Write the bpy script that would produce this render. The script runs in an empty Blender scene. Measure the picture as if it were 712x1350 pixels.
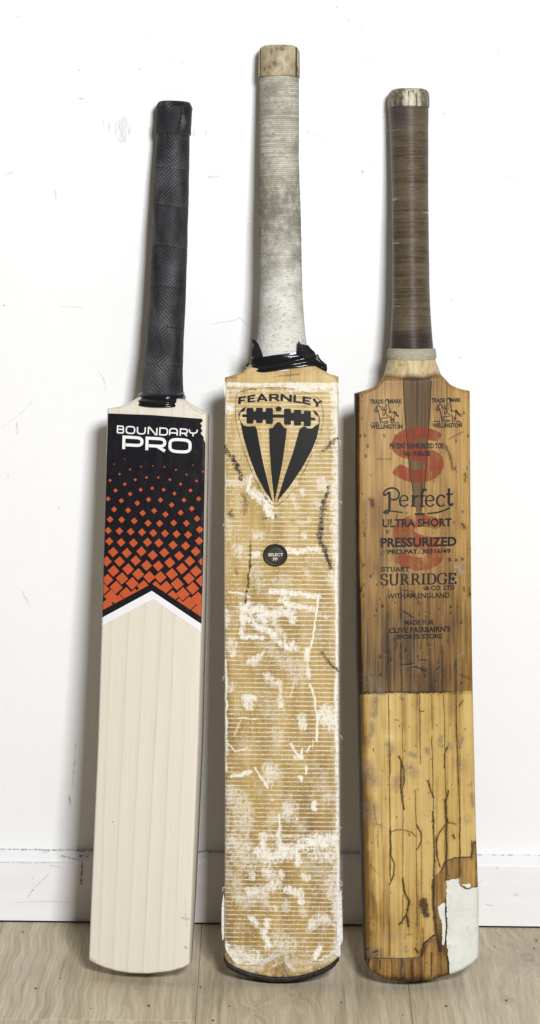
import bpy, bmesh, math, random
import numpy as np
from mathutils import Vector, Matrix

R = math.radians
scene = bpy.context.scene
COL = scene.collection

# ------------------------------------------------------------------ camera
FPX, CX, CY = 4046.0, 356.0, 675.0          # focal length and principal point in photograph pixels
CAM = np.array([0.0, -2.855, 1.015])
PITCH, ROLL = R(12.0), R(0.65)
fwd = np.array([0, math.cos(PITCH), -math.sin(PITCH)])
up0 = np.array([0, math.sin(PITCH), math.cos(PITCH)])
rt0 = np.array([1.0, 0, 0])
rt = rt0 * math.cos(ROLL) + up0 * math.sin(ROLL)
up = up0 * math.cos(ROLL) - rt0 * math.sin(ROLL)

cam_data = bpy.data.cameras.new("camera")
cam = bpy.data.objects.new("camera", cam_data)
COL.objects.link(cam)
cam_data.sensor_fit = 'VERTICAL'
cam_data.sensor_height = 36.0
cam_data.sensor_width = 36.0
cam_data.lens = 36.0 * FPX / 1350.0
cam_data.clip_end = 50.0
cam_data.clip_start = 0.05
cam.matrix_world = Matrix(((rt[0], up[0], -fwd[0], CAM[0]),
                           (rt[1], up[1], -fwd[1], CAM[1]),
                           (rt[2], up[2], -fwd[2], CAM[2]),
                           (0, 0, 0, 1)))
scene.camera = cam

# ------------------------------------------------------------------ world and lamps
world = bpy.data.worlds.new("World")
scene.world = world
world.use_nodes = True
bg = world.node_tree.nodes["Background"]
bg.inputs[0].default_value = (1.0, 0.93, 0.84, 1)
bg.inputs[1].default_value = 0.055


def area(name, loc, target, size, power, color):
    d = bpy.data.lights.new(name, 'AREA')
    d.shape = 'RECTANGLE'
    d.size, d.size_y = size
    d.energy = power
    d.color = color
    o = bpy.data.objects.new(name, d)
    COL.objects.link(o)
    o.location = loc
    o.rotation_euler = (Vector(target) - Vector(loc)).to_track_quat('-Z', 'Y').to_euler()
    return o


area("studio_softbox", (0.54, -2.80, 1.70), (0, 0, 0.45), (0.48, 0.48), 107.0, (0.975, 0.988, 1.0))

vs = scene.view_settings
vs.view_transform = 'Standard'
vs.look = 'None'
vs.exposure = 0.0
vs.gamma = 1.0
vs.use_curve_mapping = False
scene.cycles.use_denoising = True
scene.cycles.max_bounces = 8


# ------------------------------------------------------------------ pixel <-> space helpers
def ray(px, py):
    x = (px - CX) / FPX
    y = (CY - py) / FPX
    d = fwd + rt * x + up * y
    return d


def hit(px, py, p0, n):
    d = ray(px, py)
    t = np.dot(np.asarray(p0) - CAM, n) / np.dot(d, n)
    return CAM + d * t


def project(P):
    q = P - CAM
    z = q @ fwd
    return CX + FPX * (q @ rt) / z, CY - FPX * (q @ up) / z


def crop(ox, oy, s):
    """Measurements taken on an enlargement: back to photograph pixels."""
    return lambda pts: [(ox + x / s, oy + y / s) for x, y in pts]


# ------------------------------------------------------------------ numpy noise
def vnoise(x, y, seed=0):
    rng = np.random.RandomState(seed)
    tab = rng.rand(256, 256).astype(np.float32)
    xi = np.floor(x).astype(int)
    yi = np.floor(y).astype(int)
    fx = x - xi
    fy = y - yi
    fx = fx * fx * (3 - 2 * fx)
    fy = fy * fy * (3 - 2 * fy)
    a = tab[xi % 256, yi % 256]
    b = tab[(xi + 1) % 256, yi % 256]
    c = tab[xi % 256, (yi + 1) % 256]
    d = tab[(xi + 1) % 256, (yi + 1) % 256]
    return (a * (1 - fx) + b * fx) * (1 - fy) + (c * (1 - fx) + d * fx) * fy


def fbm(x, y, seed=0, octv=4, gain=0.5):
    s = 0
    amp = 1
    tot = 0
    for k in range(octv):
        s = s + amp * vnoise(x * 2 ** k + 17.3 * k, y * 2 ** k + 5.1 * k, seed + k)
        tot += amp
        amp *= gain
    return s / tot


def sstep(a, b, x):
    t = np.clip((x - a) / (b - a), 0, 1)
    return t * t * (3 - 2 * t)


def dist_poly(PX, PY, pts):
    d = np.full(PX.shape, 1e9)
    if len(pts) == 1:
        return np.hypot(PX - pts[0][0], PY - pts[0][1])
    for (x0, y0), (x1, y1) in zip(pts[:-1], pts[1:]):
        dx, dy = x1 - x0, y1 - y0
        L2 = dx * dx + dy * dy + 1e-9
        t = np.clip(((PX - x0) * dx + (PY - y0) * dy) / L2, 0, 1)
        d = np.minimum(d, np.hypot(PX - x0 - t * dx, PY - y0 - t * dy))
    return d


def inside(PX, PY, poly):
    r = np.zeros(PX.shape, bool)
    n = len(poly)
    for i in range(n):
        x0, y0 = poly[i]
        x1, y1 = poly[(i + 1) % n]
        if y0 == y1:
            continue
        c = ((y0 > PY) != (y1 > PY)) & (PX < (x1 - x0) * (PY - y0) / (y1 - y0) + x0)
        r ^= c
    return r


class Paint:
    """Wear masks on a face, painted in the photograph's measures."""

    def __init__(self, PX, PY):
        self.PX, self.PY = PX, PY
        self.n1 = fbm(PX * 0.35, PY * 0.35, 3, 4, 0.65)
        self.n2 = fbm(PX * 1.1, PY * 0.9, 9, 3, 0.7)
        self.wx = (fbm(PX * 0.10, PY * 0.10, 14, 2, 0.5) - 0.5)
        self.wy = (fbm(PX * 0.10, PY * 0.10, 24, 2, 0.5) - 0.5)
        self.n3 = fbm(PX * 0.55, PY * 0.16, 33, 4, 0.7)
        self.n4 = fbm(PX * 0.14, PY * 0.6, 43, 4, 0.7)

    def stroke(self, arr, pts, w, s=1.0, rough=0.5, soft=0.35, warp=0.0, streak=0.0, scrape=False):
        xs = [p[0] for p in pts]
        ys = [p[1] for p in pts]
        m = w * 2.2 + 3 + warp * 0.5
        sel = (self.PX > min(xs) - m) & (self.PX < max(xs) + m) & (self.PY > min(ys) - m) & (self.PY < max(ys) + m)
        if not sel.any():
            return
        px, py = self.PX[sel], self.PY[sel]
        if warp:
            px = px + warp * self.wx[sel]
            py = py + warp * self.wy[sel]
        d = dist_poly(px, py, pts)
        h = w * 0.5
        dd = d / h + (self.n1[sel] - 0.5) * 2.2 * rough + (self.n2[sel] - 0.5) * 1.6 * rough
        v = (1 - sstep(1 - soft, 1 + soft, dd)) * s
        if scrape:
            e = 1 - d / (w * 0.95)
            nn = 0.30 * self.n1[sel] + 0.22 * self.n2[sel] + 0.27 * self.n3[sel] + 0.21 * self.n4[sel]
            q = np.clip(e, -1, 1) * 0.30 + (nn - 0.5) * 1.7 + 0.14 * max(0, s - .55)
            v = s * sstep(0.02, 0.20, q) * (0.55 + 0.45 * sstep(0.1, .4, q)) * (e > 0) * sstep(0, .25, e)
        if streak:
            v = v * (1 - streak + streak * sstep(0.40, 0.58, 0.55 * self.n3[sel] + 0.45 * self.n4[sel]))
        arr[sel] = np.maximum(arr[sel], v)


# ------------------------------------------------------------------ mesh helpers
def link(name, me, mat=None, parent=None):
    o = bpy.data.objects.new(name, me)
    COL.objects.link(o)
    if mat is not None:
        me.materials.append(mat)
    if parent is not None:
        o.parent = parent
    return o


def mesh_np(verts, quads, ngons=(), smooth=True, flat_ngons=True):
    me = bpy.data.meshes.new("m")
    verts = np.asarray(verts, np.float32).reshape(-1, 3)
    quads = np.asarray(quads, np.int32).reshape(-1, 4) if len(quads) else np.zeros((0, 4), np.int32)
    loops = [quads.ravel()]
    starts = [np.arange(len(quads)) * 4]
    tot = [np.full(len(quads), 4)]
    pos = len(quads) * 4
    for g in ngons:
        loops.append(np.asarray(g, np.int32))
        starts.append([pos])
        tot.append([len(g)])
        pos += len(g)
    loops = np.concatenate(loops)
    starts = np.concatenate(starts).astype(np.int32)
    me.vertices.add(len(verts))
    me.vertices.foreach_set("co", verts.ravel())
    me.loops.add(len(loops))
    me.loops.foreach_set("vertex_index", loops)
    me.polygons.add(len(starts))
    me.polygons.foreach_set("loop_start", starts)
    sm = np.ones(len(starts), bool) if smooth else np.zeros(len(starts), bool)
    if flat_ngons and len(ngons):
        sm[-len(ngons):] = False
    me.update(calc_edges=True)
    me.polygons.foreach_set("use_smooth", sm)
    me.validate()
    return me


def add_attr(me, name, data, total=None):
    a = me.attributes.new(name, 'FLOAT', 'POINT')
    n = len(me.vertices)
    d = np.zeros(n, np.float32)
    d[:len(data)] = data
    a.data.foreach_set("value", d)


def bm_obj(name, bm, mat, parent, smooth=False):
    me = bpy.data.meshes.new(name)
    bmesh.ops.recalc_face_normals(bm, faces=bm.faces)
    bm.to_mesh(me)
    bm.free()
    if smooth:
        for p in me.polygons:
            p.use_smooth = True
    return link(name, me, mat, parent)


# ------------------------------------------------------------------ material helpers
class M:
    def __init__(self, name, rough=0.5, spec=0.5):
        self.m = bpy.data.materials.new(name)
        self.m.use_nodes = True
        self.nt = self.m.node_tree
        self.b = self.nt.nodes["Principled BSDF"]
        self.b.inputs["Roughness"].default_value = rough
        self.b.inputs["Specular IOR Level"].default_value = spec * 0.45
        self.tc = self.nt.nodes.new("ShaderNodeTexCoord")

    def set(self, sock, v):
        if isinstance(v, (int, float)):
            sock.default_value = v
        elif isinstance(v, (tuple, list)):
            sock.default_value = tuple(v) + (1,) if len(v) == 3 and len(sock.default_value) == 4 else tuple(v)
        else:
            self.nt.links.new(v, sock)

    def obj(self, scale=(1, 1, 1), loc=(0, 0, 0)):
        mp = self.nt.nodes.new("ShaderNodeMapping")
        self.nt.links.new(self.tc.outputs["Object"], mp.inputs[0])
        mp.inputs["Scale"].default_value = scale
        mp.inputs["Location"].default_value = loc
        return mp.outputs[0]

    def noise(self, vec, scale=1.0, detail=3.0, rough=0.55, dist=0.0):
        n = self.nt.nodes.new("ShaderNodeTexNoise")
        self.nt.links.new(vec, n.inputs["Vector"])
        n.inputs["Scale"].default_value = scale
        n.inputs["Detail"].default_value = detail
        n.inputs["Roughness"].default_value = rough
        n.inputs["Distortion"].default_value = dist
        return n.outputs["Fac"]

    def attr(self, name):
        n = self.nt.nodes.new("ShaderNodeAttribute")
        n.attribute_name = name
        return n.outputs["Fac"]

    def math(self, op, a, b=0.0, clamp=False):
        n = self.nt.nodes.new("ShaderNodeMath")
        n.operation = op
        n.use_clamp = clamp
        self.set(n.inputs[0], a)
        self.set(n.inputs[1], b)
        return n.outputs[0]

    def rng(self, v, a, b, c=0.0, d=1.0):
        n = self.nt.nodes.new("ShaderNodeMapRange")
        self.set(n.inputs[0], v)
        for i, x in enumerate((a, b, c, d)):
            n.inputs[i + 1].default_value = x
        return n.outputs[0]

    def ramp(self, fac, stops):
        n = self.nt.nodes.new("ShaderNodeValToRGB")
        self.set(n.inputs[0], fac)
        e = n.color_ramp.elements
        while len(e) < len(stops):
            e.new(0.5)
        for el, (p, c) in zip(e, stops):
            el.position = p
            el.color = tuple(c) + (1,) if len(c) == 3 else c
        return n.outputs[0]

    def mix(self, fac, a, b, mode='MIX'):
        n = self.nt.nodes.new("ShaderNodeMix")
        n.data_type = 'RGBA'
        n.blend_type = mode
        self.set(n.inputs[0], fac)
        self.set(n.inputs[6], a)
        self.set(n.inputs[7], b)
        return n.outputs[2]

    def sep(self, vec):
        n = self.nt.nodes.new("ShaderNodeSeparateXYZ")
        self.nt.links.new(vec, n.inputs[0])
        return n.outputs

    def color(self, c):
        self.set(self.b.inputs["Base Color"], c)
        return self

    def rough(self, v):
        self.set(self.b.inputs["Roughness"], v)
        return self

    def alpha(self, v):
        self.set(self.b.inputs["Alpha"], v)
        return self

    def bump(self, h, strength=0.3, dist=0.001):
        n = self.nt.nodes.new("ShaderNodeBump")
        self.set(n.inputs["Height"], h)
        n.inputs["Strength"].default_value = strength
        n.inputs["Distance"].default_value = dist
        self.nt.links.new(n.outputs[0], self.b.inputs["Normal"])
        return self


# ================================================================== the setting
WALL_Y, SK_Y = 0.0, -0.014

# --- wall
m = M("white_wall_paint", 0.55, 0.3)
n1 = m.noise(m.obj((1, 1, 1)), 3.0, 4)
n2 = m.noise(m.obj((1, 1, 1)), 55.0, 3)
c = m.mix(m.rng(n1, 0.35, 0.7), (0.84, 0.844, 0.85), (0.865, 0.867, 0.872))
c = m.mix(m.rng(n2, 0.62, 0.80, 0, 0.25), c, (0.78, 0.775, 0.76))
m.color(c)
m.bump(m.math('ADD', m.noise(m.obj(), 420.0, 2), m.math('MULTIPLY', m.noise(m.obj(), 26.0, 3), 2.5)), 0.35, 0.0006)
MAT_WALL = m.m

bm = bmesh.new()
g = bmesh.ops.create_cube(bm, size=1.0)
bmesh.ops.scale(bm, vec=(6, 0.1, 3.2), verts=bm.verts)
bmesh.ops.translate(bm, vec=(0, 0.05, 1.6 - 0.02), verts=bm.verts)
wall = bm_obj("wall", bm, MAT_WALL, None)
wall["kind"] = "structure"

# --- skirting board with a bevelled top
m = M("white_gloss_skirting_paint", 0.38, 0.4)
n1 = m.noise(m.obj((2, 2, 12)), 9.0, 4)
c = m.mix(m.rng(n1, 0.35, 0.75), (0.84, 0.84, 0.845), (0.80, 0.795, 0.80))
m.color(c)
m.bump(m.noise(m.obj((3, 3, 60)), 12.0, 3), 0.25, 0.0006)
MAT_SK = m.m
prof = [(-0.0002, 0.0015), (SK_Y, 0.0015), (SK_Y, 0.0622), (SK_Y + 0.001, 0.0636), (-0.0035, 0.0695), (-0.0002, 0.0705)]
xs = np.concatenate([[-3.0], np.linspace(-0.7, 0.7, 57), [3.0]])
V = []
rs = np.random.RandomState(4)
for x in xs:
    j = (rs.rand() - 0.5) * 0.0007
    for k, (y, z) in enumerate(prof):
        V.append((x, y, z + (j if k >= 2 else 0)))
Q = []
k = len(prof)
for i in range(len(xs) - 1):
    for q in range(k):
        Q.append((i * k + q, i * k + (q + 1) % k, (i + 1) * k + (q + 1) % k, (i + 1) * k + q))
me = mesh_np(V, Q, smooth=False)
skirt = link("skirting_board", me, MAT_SK)
skirt["kind"] = "structure"

# --- floor: a base sheet and the laminate planks on it
m = M("floor_underlay", 0.8)
m.color((0.26, 0.215, 0.16))
bm = bmesh.new()
bmesh.ops.create_grid(bm, x_segments=1, y_segments=1, size=0.5)
bmesh.ops.scale(bm, vec=(6, 6, 1), verts=bm.verts)
bmesh.ops.translate(bm, vec=(0, -2.98, -0.0025), verts=bm.verts)
floor = bm_obj("floor", bm, m.m, None)
floor["kind"] = "structure"

m = M("oak_laminate", 0.42, 0.35)
g_ = m.attr("grain")
k_ = m.attr("knot")
fine = m.noise(m.obj((620, 24, 1)), 1.0, 3, 0.6)
fine2 = m.noise(m.obj((260, 9, 1)), 1.0, 4, 0.65)
c = m.ramp(g_, [(0.0, (0.2790, 0.2250, 0.1485)), (0.35, (0.4230, 0.3510, 0.2412)), (0.6, (0.4995, 0.4230, 0.2988)), (1.0, (0.6120, 0.5355, 0.4050))])
c = m.mix(m.rng(fine, 0.52, 0.75, 0, 0.6), c, (0.29, 0.235, 0.16))
c = m.mix(m.rng(fine2, 0.5, 0.75, 0, 0.4), c, (0.74, 0.66, 0.51))
c = m.mix(k_, c, (0.27, 0.225, 0.185))
m.color(c)
m.bump(m.math('ADD', fine, g_), 0.25, 0.0004)
MAT_FLOOR = m.m

Z = np.array([0, 0, 1.0])
J1 = 0.5 * (hit(263.7, 1255, (0, 0, 0), Z)[0] + hit(257.5, 1345, (0, 0, 0), Z)[0])
J2 = 0.5 * (hit(539.4, 1310, (0, 0, 0), Z)[0] + hit(544.0, 1349, (0, 0, 0), Z)[0])
PW = J2 - J1
YE = hit(130, 1344.5, (0, 0, 0), Z)[1]          # end joint of the left row


def plank(x0, x1, y0, y1, seed, style, knots=(), fine_to=-0.36):
    """one laminate plank, its top at z = 0, with eased edges"""
    gx = 0.00016
    x0 += gx
    x1 -= gx
    y0 -= gx
    y1 += gx
    near = max(y1, fine_to)
    X = np.concatenate([[x0, x0 + 0.0006], np.linspace(x0 + 0.0006, x1 - 0.0006, 190)[1:-1], [x1 - 0.0006, x1]])
    if y0 > fine_to:
        Yf = np.linspace(y0 - 0.0006, near + (0.0006 if y1 >= fine_to else 0), max(6, int((y0 - near) / 0.0011)))
        Yc = np.linspace(near, y1 + 0.0006, 24)[1:] if y1 < fine_to - 0.01 else np.array([])
        Y = np.concatenate([[y0], Yf, Yc, [y1]])
    else:
        X = np.linspace(x0, x1, 24)
        Y = np.concatenate([[y0], np.linspace(y0 - 0.0006, y1 + 0.0006, 40), [y1]])
    XX, YY = np.meshgrid(X, Y)
    ZZ = np.zeros_like(XX)
    ZZ[:, 0] = ZZ[:, -1] = -0.0005
    ZZ[0, :] = ZZ[-1, :] = -0.0005
    # grain running away from the wall
    a = XX * 1000.0
    b = YY * 1000.0
    rsx = seed * 31.7
    kn = np.zeros_like(XX)
    for (kx, ky, rx, ry, s) in knots:
        dx = (XX - kx) / rx
        dy = (YY - ky) / ry
        rr = np.sqrt(dx * dx + dy * dy) + (fbm(a * 0.12 + rsx, b * 0.08, seed + 5, 3) - 0.5) * 0.55
        a = a + np.sign(dx) * rx * 1000 * 1.3 * np.exp(-rr * rr * 0.45)
        kn = np.maximum(kn, s * (1 - sstep(0.35, 1.15, rr)) * (0.55 + 0.45 * np.sin(rr * 11.0 + dx * 1.5)))
        kn = np.maximum(kn, 0.35 * s * (1 - sstep(0.8, 2.1, rr)))
    if style == 'wavy':
        wob = 1.1 * np.sin(b * 0.085 + 0.012 * a + 2.0) + 12 * (fbm(a * 0.01 + rsx, b * 0.010, seed, 3) - .5)
        fade = sstep(0.12, 0.03, (XX - x0))*0.0 + (1 - sstep(0.09, 0.16, XX - x0))
        aa = a + wob * (0.25 + 0.75 * fade)
        bands = 0.5 + 0.5 * np.sin(aa * 1.45 + 6 * fbm(aa * 0.04 + rsx, b * 0.004, seed + 2, 3))
        gr = 0.56 + 0.24 * (bands - 0.5) * (0.2 + 0.8 * fade) + 1.1 * (fbm(aa * 0.22 + rsx, b * 0.008, seed + 3, 4) - 0.5)
    else:
        wob = 9 * (fbm(a * 0.012 + rsx, b * 0.006, seed, 3) - .5)
        aa = a + wob
        gr = 0.55 + 1.15 * (fbm(aa * 0.20 + rsx, b * 0.007, seed + 3, 5, 0.6) - 0.5) + 0.5 * (fbm(aa * 0.9 + rsx, b * 0.03, seed + 4, 3) - 0.5)
    gr = gr + 0.22 * (fbm(XX * 9 + rsx, YY * 5, seed + 8, 2) - 0.5)
    gr = np.clip(gr, 0, 1)
    nr, nc = XX.shape
    Vv = np.stack([XX, YY, ZZ], -1).reshape(-1, 3)
    idx = np.arange(nr * nc).reshape(nr, nc)
    q = np.stack([idx[:-1, :-1], idx[1:, :-1], idx[1:, 1:], idx[:-1, 1:]], -1).reshape(-1, 4)
    # skirt down to the underlay
    ring = np.concatenate([idx[0, :-1], idx[:-1, -1], idx[-1, :0:-1], idx[:0:-1, 0]])
    low = Vv[ring].copy()
    low[:, 2] = -0.0022
    n0 = len(Vv)
    Vv = np.concatenate([Vv, low])
    r2 = np.arange(n0, n0 + len(ring))
    qs = np.stack([ring, np.roll(ring, -1), np.roll(r2, -1), r2], -1)
    me = mesh_np(Vv, np.concatenate([q, qs]), smooth=False)
    add_attr(me, "grain", gr.ravel())
    add_attr(me, "knot", np.clip(kn, 0, 1).ravel())
    return link("plank", me, MAT_FLOOR, floor)


def fpt(px, py):
    return hit(px, py, (0, 0, 0), Z)[:2]


kA = fpt(697, 1262)
kB = fpt(668, 1318)
kC = fpt(385, 1312)
kD = fpt(395, 1338)
plank(J1 - PW, J1, -0.0135, YE, 2, 'wavy', [(fpt(168, 1305)[0], fpt(168, 1305)[1], 0.007, 0.05, 0.35)])
plank(J1 - PW, J1, YE, YE - 1.28, 3, 'plain')
plank(J1, J2, -0.0135, -0.9, 5, 'plain', [(kC[0], kC[1], 0.012, 0.02, 0.5), (kD[0] - 0.04, kD[1] + 0.01, 0.01, 0.012, 0.45)])
plank(J1, J2, -0.9, -2.18, 6, 'plain')
plank(J2, J2 + PW, -0.0135, -0.62, 8, 'plain', [(kA[0], kA[1], 0.021, 0.034, 0.55), (kB[0], kB[1], 0.0045, 0.007, 0.9)])
plank(J2, J2 + PW, -0.62, -1.9, 9, 'plain')
for i, (k, e) in enumerate([(-3, 0.5), (-2, 1.0), (1 + 1, 0.4), (3, 1.1)]):
    plank(J1 + k * PW, J1 + (k + 1) * PW, -0.0135, -e, 11 + i * 2, 'plain', fine_to=0.0)
    plank(J1 + k * PW, J1 + (k + 1) * PW, -e, -e - 1.28, 12 + i * 2, 'plain', fine_to=0.0)


# ------------------------------------------------------------------ ribbons (pen strokes) and marks
def ribbon(pts, wv, wh=None, taper=False):
    """quads of a pen stroke; wv is the pen's width on upright strokes, wh on level ones"""
    wh = wv if wh is None else wh
    p = [np.array(q, float) for q in pts]
    p = [p[0]] + [q for a, q in zip(p[:-1], p[1:]) if np.hypot(*(q - a)) > 1e-6]
    closed = np.hypot(*(p[0] - p[-1])) < 1e-6 and len(p) > 3
    if closed:
        p = p[:-1]
    n = len(p)
    if n < 2:
        return []
    L, Rr = [], []
    for i in range(n):
        if closed:
            d0 = p[i] - p[i - 1]
            d1 = p[(i + 1) % n] - p[i]
        else:
            d0 = p[i] - p[i - 1] if i > 0 else p[1] - p[0]
            d1 = p[i + 1] - p[i] if i < n - 1 else p[-1] - p[-2]
        d0 = d0 / np.hypot(*d0)
        d1 = d1 / np.hypot(*d1)
        n0 = np.array([-d0[1], d0[0]])
        n1 = np.array([-d1[1], d1[0]])
        mm = n0 + n1
        l = np.hypot(*mm)
        mm = n1 if l < 1e-3 else mm / l
        cs = max(0.5, float(np.dot(mm, n1)))
        w = 0.5 * math.hypot(wv * mm[0], wh * mm[1]) / cs
        if taper:
            w *= 0.35 + 0.65 * math.sin(math.pi * (i + 0.5) / n)
        L.append(p[i] + mm * w)
        Rr.append(p[i] - mm * w)
    out = []
    for i in range(n if closed else n - 1):
        j = (i + 1) % n
        out.append([tuple(L[i]), tuple(Rr[i]), tuple(Rr[j]), tuple(L[j])])
    return out


def corners(poly, r=0.2, closed=False, steps=5):
    """round the inner corners of a polyline; a point given as (x, y, 0) stays sharp"""
    pts = [tuple(q) for q in poly]
    out = []
    n = len(pts)
    for i, q in enumerate(pts):
        rr = q[2] if len(q) > 2 else r
        if (not closed and i in (0, n - 1)) or rr == 0:
            out.append((q[0], q[1]))
            continue
        a = np.array(pts[i - 1][:2])
        b = np.array(q[:2])
        c = np.array(pts[(i + 1) % n][:2])
        la, lc = np.hypot(*(a - b)), np.hypot(*(c - b))
        k = min(rr, la * 0.49, lc * 0.49)
        A = b + (a - b) / la * k
        C = b + (c - b) / lc * k
        for t in np.linspace(0, 1, steps):
            out.append(tuple((1 - t) ** 2 * A + 2 * t * (1 - t) * b + t * t * C))
    if closed:
        out.append(out[0])
    return out


def arc(cx, cy, rx, ry, a0, a1, n=14):
    return [(cx + rx * math.cos(R(a)), cy + ry * math.sin(R(a))) for a in np.linspace(a0, a1, n)]


# marks on the wall and the skirting
m = M("grey_scuff", 0.7, 0.2)
m.color((0.16, 0.15, 0.14))
m.alpha(m.rng(m.noise(m.obj(), 700.0, 3), 0.38, 0.68, 0.0, 0.62))
MAT_SCUFF = m.m
m = M("soft_smudge", 0.7, 0.2)
m.color((0.38, 0.37, 0.35))
m.alpha(m.rng(m.noise(m.obj((900, 1, 130)), 1.0, 4), 0.40, 0.75, 0.0, 0.42))
MAT_SMUDGE = m.m
m = M("brown_dirt", 0.8, 0.2)
m.color((0.13, 0.10, 0.075))
m.alpha(m.rng(m.noise(m.obj(), 520.0, 3), 0.36, 0.6, 0.0, 0.75))
MAT_DIRT = m.m
YN = np.array([0, 1.0, 0])


def wall_marks(items, yplane, mat, name, parent):
    bm = bmesh.new()
    for k, (pts, w) in enumerate(items):
        for quad in ribbon(pts, w, taper=True):
            vsn = [bm.verts.new(hit(x, y, (0, yplane - 0.00004 * (k % 5), 0), YN)) for x, y in quad]
            bm.faces.new(vsn)
    o = bm_obj(name, bm, mat, parent)
    o["kind"] = "stuff"
    return o


rs = random.Random(7)
wm = [([(278, 427), (295, 425), (310, 422), (316, 419), (322, 425), (329, 432)], 0.8), ([(396, 172), (410, 176), (429, 181)], 0.7),
      ([(104, 130), (112, 130.5)], 2.0), ([(101, 94), (105, 92.5), (109, 93.5)], 1.0), ([(183, 91), (185, 91)], 2.2),
      ([(199, 45), (202, 45.5)], 1.6), ([(477, 224.5), (479.5, 228.5)], 2.6), ([(443, 9), (445, 10)], 2.6), ([(487, 213), (490, 215)], 2.0),
      ([(91, 1049), (92, 1055), (93, 1061)], 2.6), ([(584, 149), (587, 151)], 2.6), ([(195, 80.5), (197, 81)], 1.6), ([(230, 79), (232, 79)], 1.4),
      ([(240, 83), (242, 83)], 1.4), ([(504, 155), (507, 154)], 1.5), ([(76, 668), (78, 671)], 1.5), ([(10, 625), (12, 630)], 1.5),
      ([(4, 402), (8, 403)], 1.6), ([(78, 404), (95, 405), (110, 405)], 0.7), ([(116, 948), (117, 951)], 1.6), ([(594, 395), (596, 397)], 1.5),
      ([(670, 235), (676, 234), (682, 235)], 1.2), ([(330, 492), (336, 490)], 0.8), ([(320, 296), (333, 294)], 0.6), ([(20, 20), (28, 24)], 0.9)]
for _ in range(34):
    x, y = rs.gauss(176, 3) - 0.0, rs.uniform(320, 500)
    x -= (y - 400) * 0.06
    wm.append(([(x, y), (x + rs.uniform(.5, 1.1), y + rs.uniform(-.8, .8))], rs.uniform(.5, 1.1)))
for _ in range(30):
    x, y = rs.uniform(5, 708), rs.uniform(5, 1100)
    wm.append(([(x, y), (x + rs.uniform(.4, 1.2), y + rs.uniform(-.8, .8))], rs.uniform(.4, 0.9)))
wall_marks(wm, -0.0002, MAT_SCUFF, "scuff_mark", wall)
sm = []
for x, y0, y1, w in [(137, 157, 167, 4), (153, 161, 180, 3), (157, 158, 186, 4), (161, 155, 188, 5), (165, 152, 189, 6), (171, 160, 178, 4), (198, 168, 180, 8),
                     (256, 168, 180, 3), (272, 172, 183, 3), (144, 160, 175, 3)]:
    sm.append(([(x, y0), (x, (y0 + y1) / 2), (x - .5, y1)], w))
sm += [([(270, 234), (279, 233), (290, 232)], 3), ([(6, 232), (11, 229), (17, 226)], 4), ([(0, 566), (30, 543), (43, 529)], 1.2), ([(28, 778), (35, 790), (40, 801)], 3),
       ([(72, 250), (73, 256), (74, 263)], 3), ([(480, 79), (485, 78), (490, 75)], 4), ([(453, 22), (458, 26), (462, 28)], 3), ([(456, 60), (462, 58)], 2.5),
       ([(474, 33), (479, 36)], 3), ([(604, 471), (609, 472)], 3), ([(22, 556), (23, 566), (22, 572)], 4), ([(130, 490), (137, 500), (140, 520)], 2),
       ([(100, 980), (98, 1010), (95, 1040)], 3), ([(660, 232), (672, 234)], 3), ([(200, 345), (230, 343)], 2), ([(655, 60), (660, 90)], 2)]
wall_marks(sm, -0.0005, MAT_SMUDGE, "smudge", wall)

sk = [([(37, 1183), (42, 1175), (46, 1170)], 1.6), ([(46, 1170), (55, 1161), (66, 1151)], 1.0), ([(66, 1141), (78, 1143)], 0.9), ([(43, 1156), (44, 1159)], 1.2),
      ([(677, 1179), (684, 1181)], 1.6), ([(654, 1144), (657, 1146)], 1.2), ([(20, 1190), (60, 1188), (100, 1190)], 0.7), ([(640, 1192), (650, 1194)], 1.8)]
wall_marks(sk, SK_Y - 0.0003, MAT_SCUFF, "scuff_mark", skirt)
sd = [([(108.5, 1134), (108, 1148), (107, 1160), (107.5, 1168)], 2.4), ([(80, 1127.5), (95, 1131.5), (104, 1133.5)], 1.8), ([(104, 1128.5), (112, 1128.5), (118, 1129)], 4.0),
      ([(107, 1160), (106.5, 1165)], 3.0), ([(0, 1137), (40, 1137.5), (100, 1137)], 0.6)]
for _ in range(20):
    x = rs.uniform(0, 700)
    sd.append(([(x, 1121 + x * .011), (x + rs.uniform(2, 8), 1121 + x * .011 + rs.uniform(-.4, .4))], rs.uniform(.8, 1.5)))
wall_marks(sd, SK_Y - 0.0006, MAT_DIRT, "dirt", skirt)
# grime line where the skirting meets the wall
gl = []
x = -20.0
while x < 735:
    l = rs.uniform(3, 11)
    s = 1.0 if x < 500 else 0.6
    gl.append(([(x, 1119.6 + x * 0.0118), (x + l * .5, 1119.4 + x * 0.0118 + rs.uniform(-.5, .5)), (x + l, 1119.6 + (x + l) * 0.0118)], rs.uniform(1.0, 2.6) * s))
    x += l * rs.uniform(.8, 1.2) + (rs.uniform(4, 16) if x > 600 else 0)
wall_marks(gl, -0.0036, MAT_DIRT, "grime_line", skirt)
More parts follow.
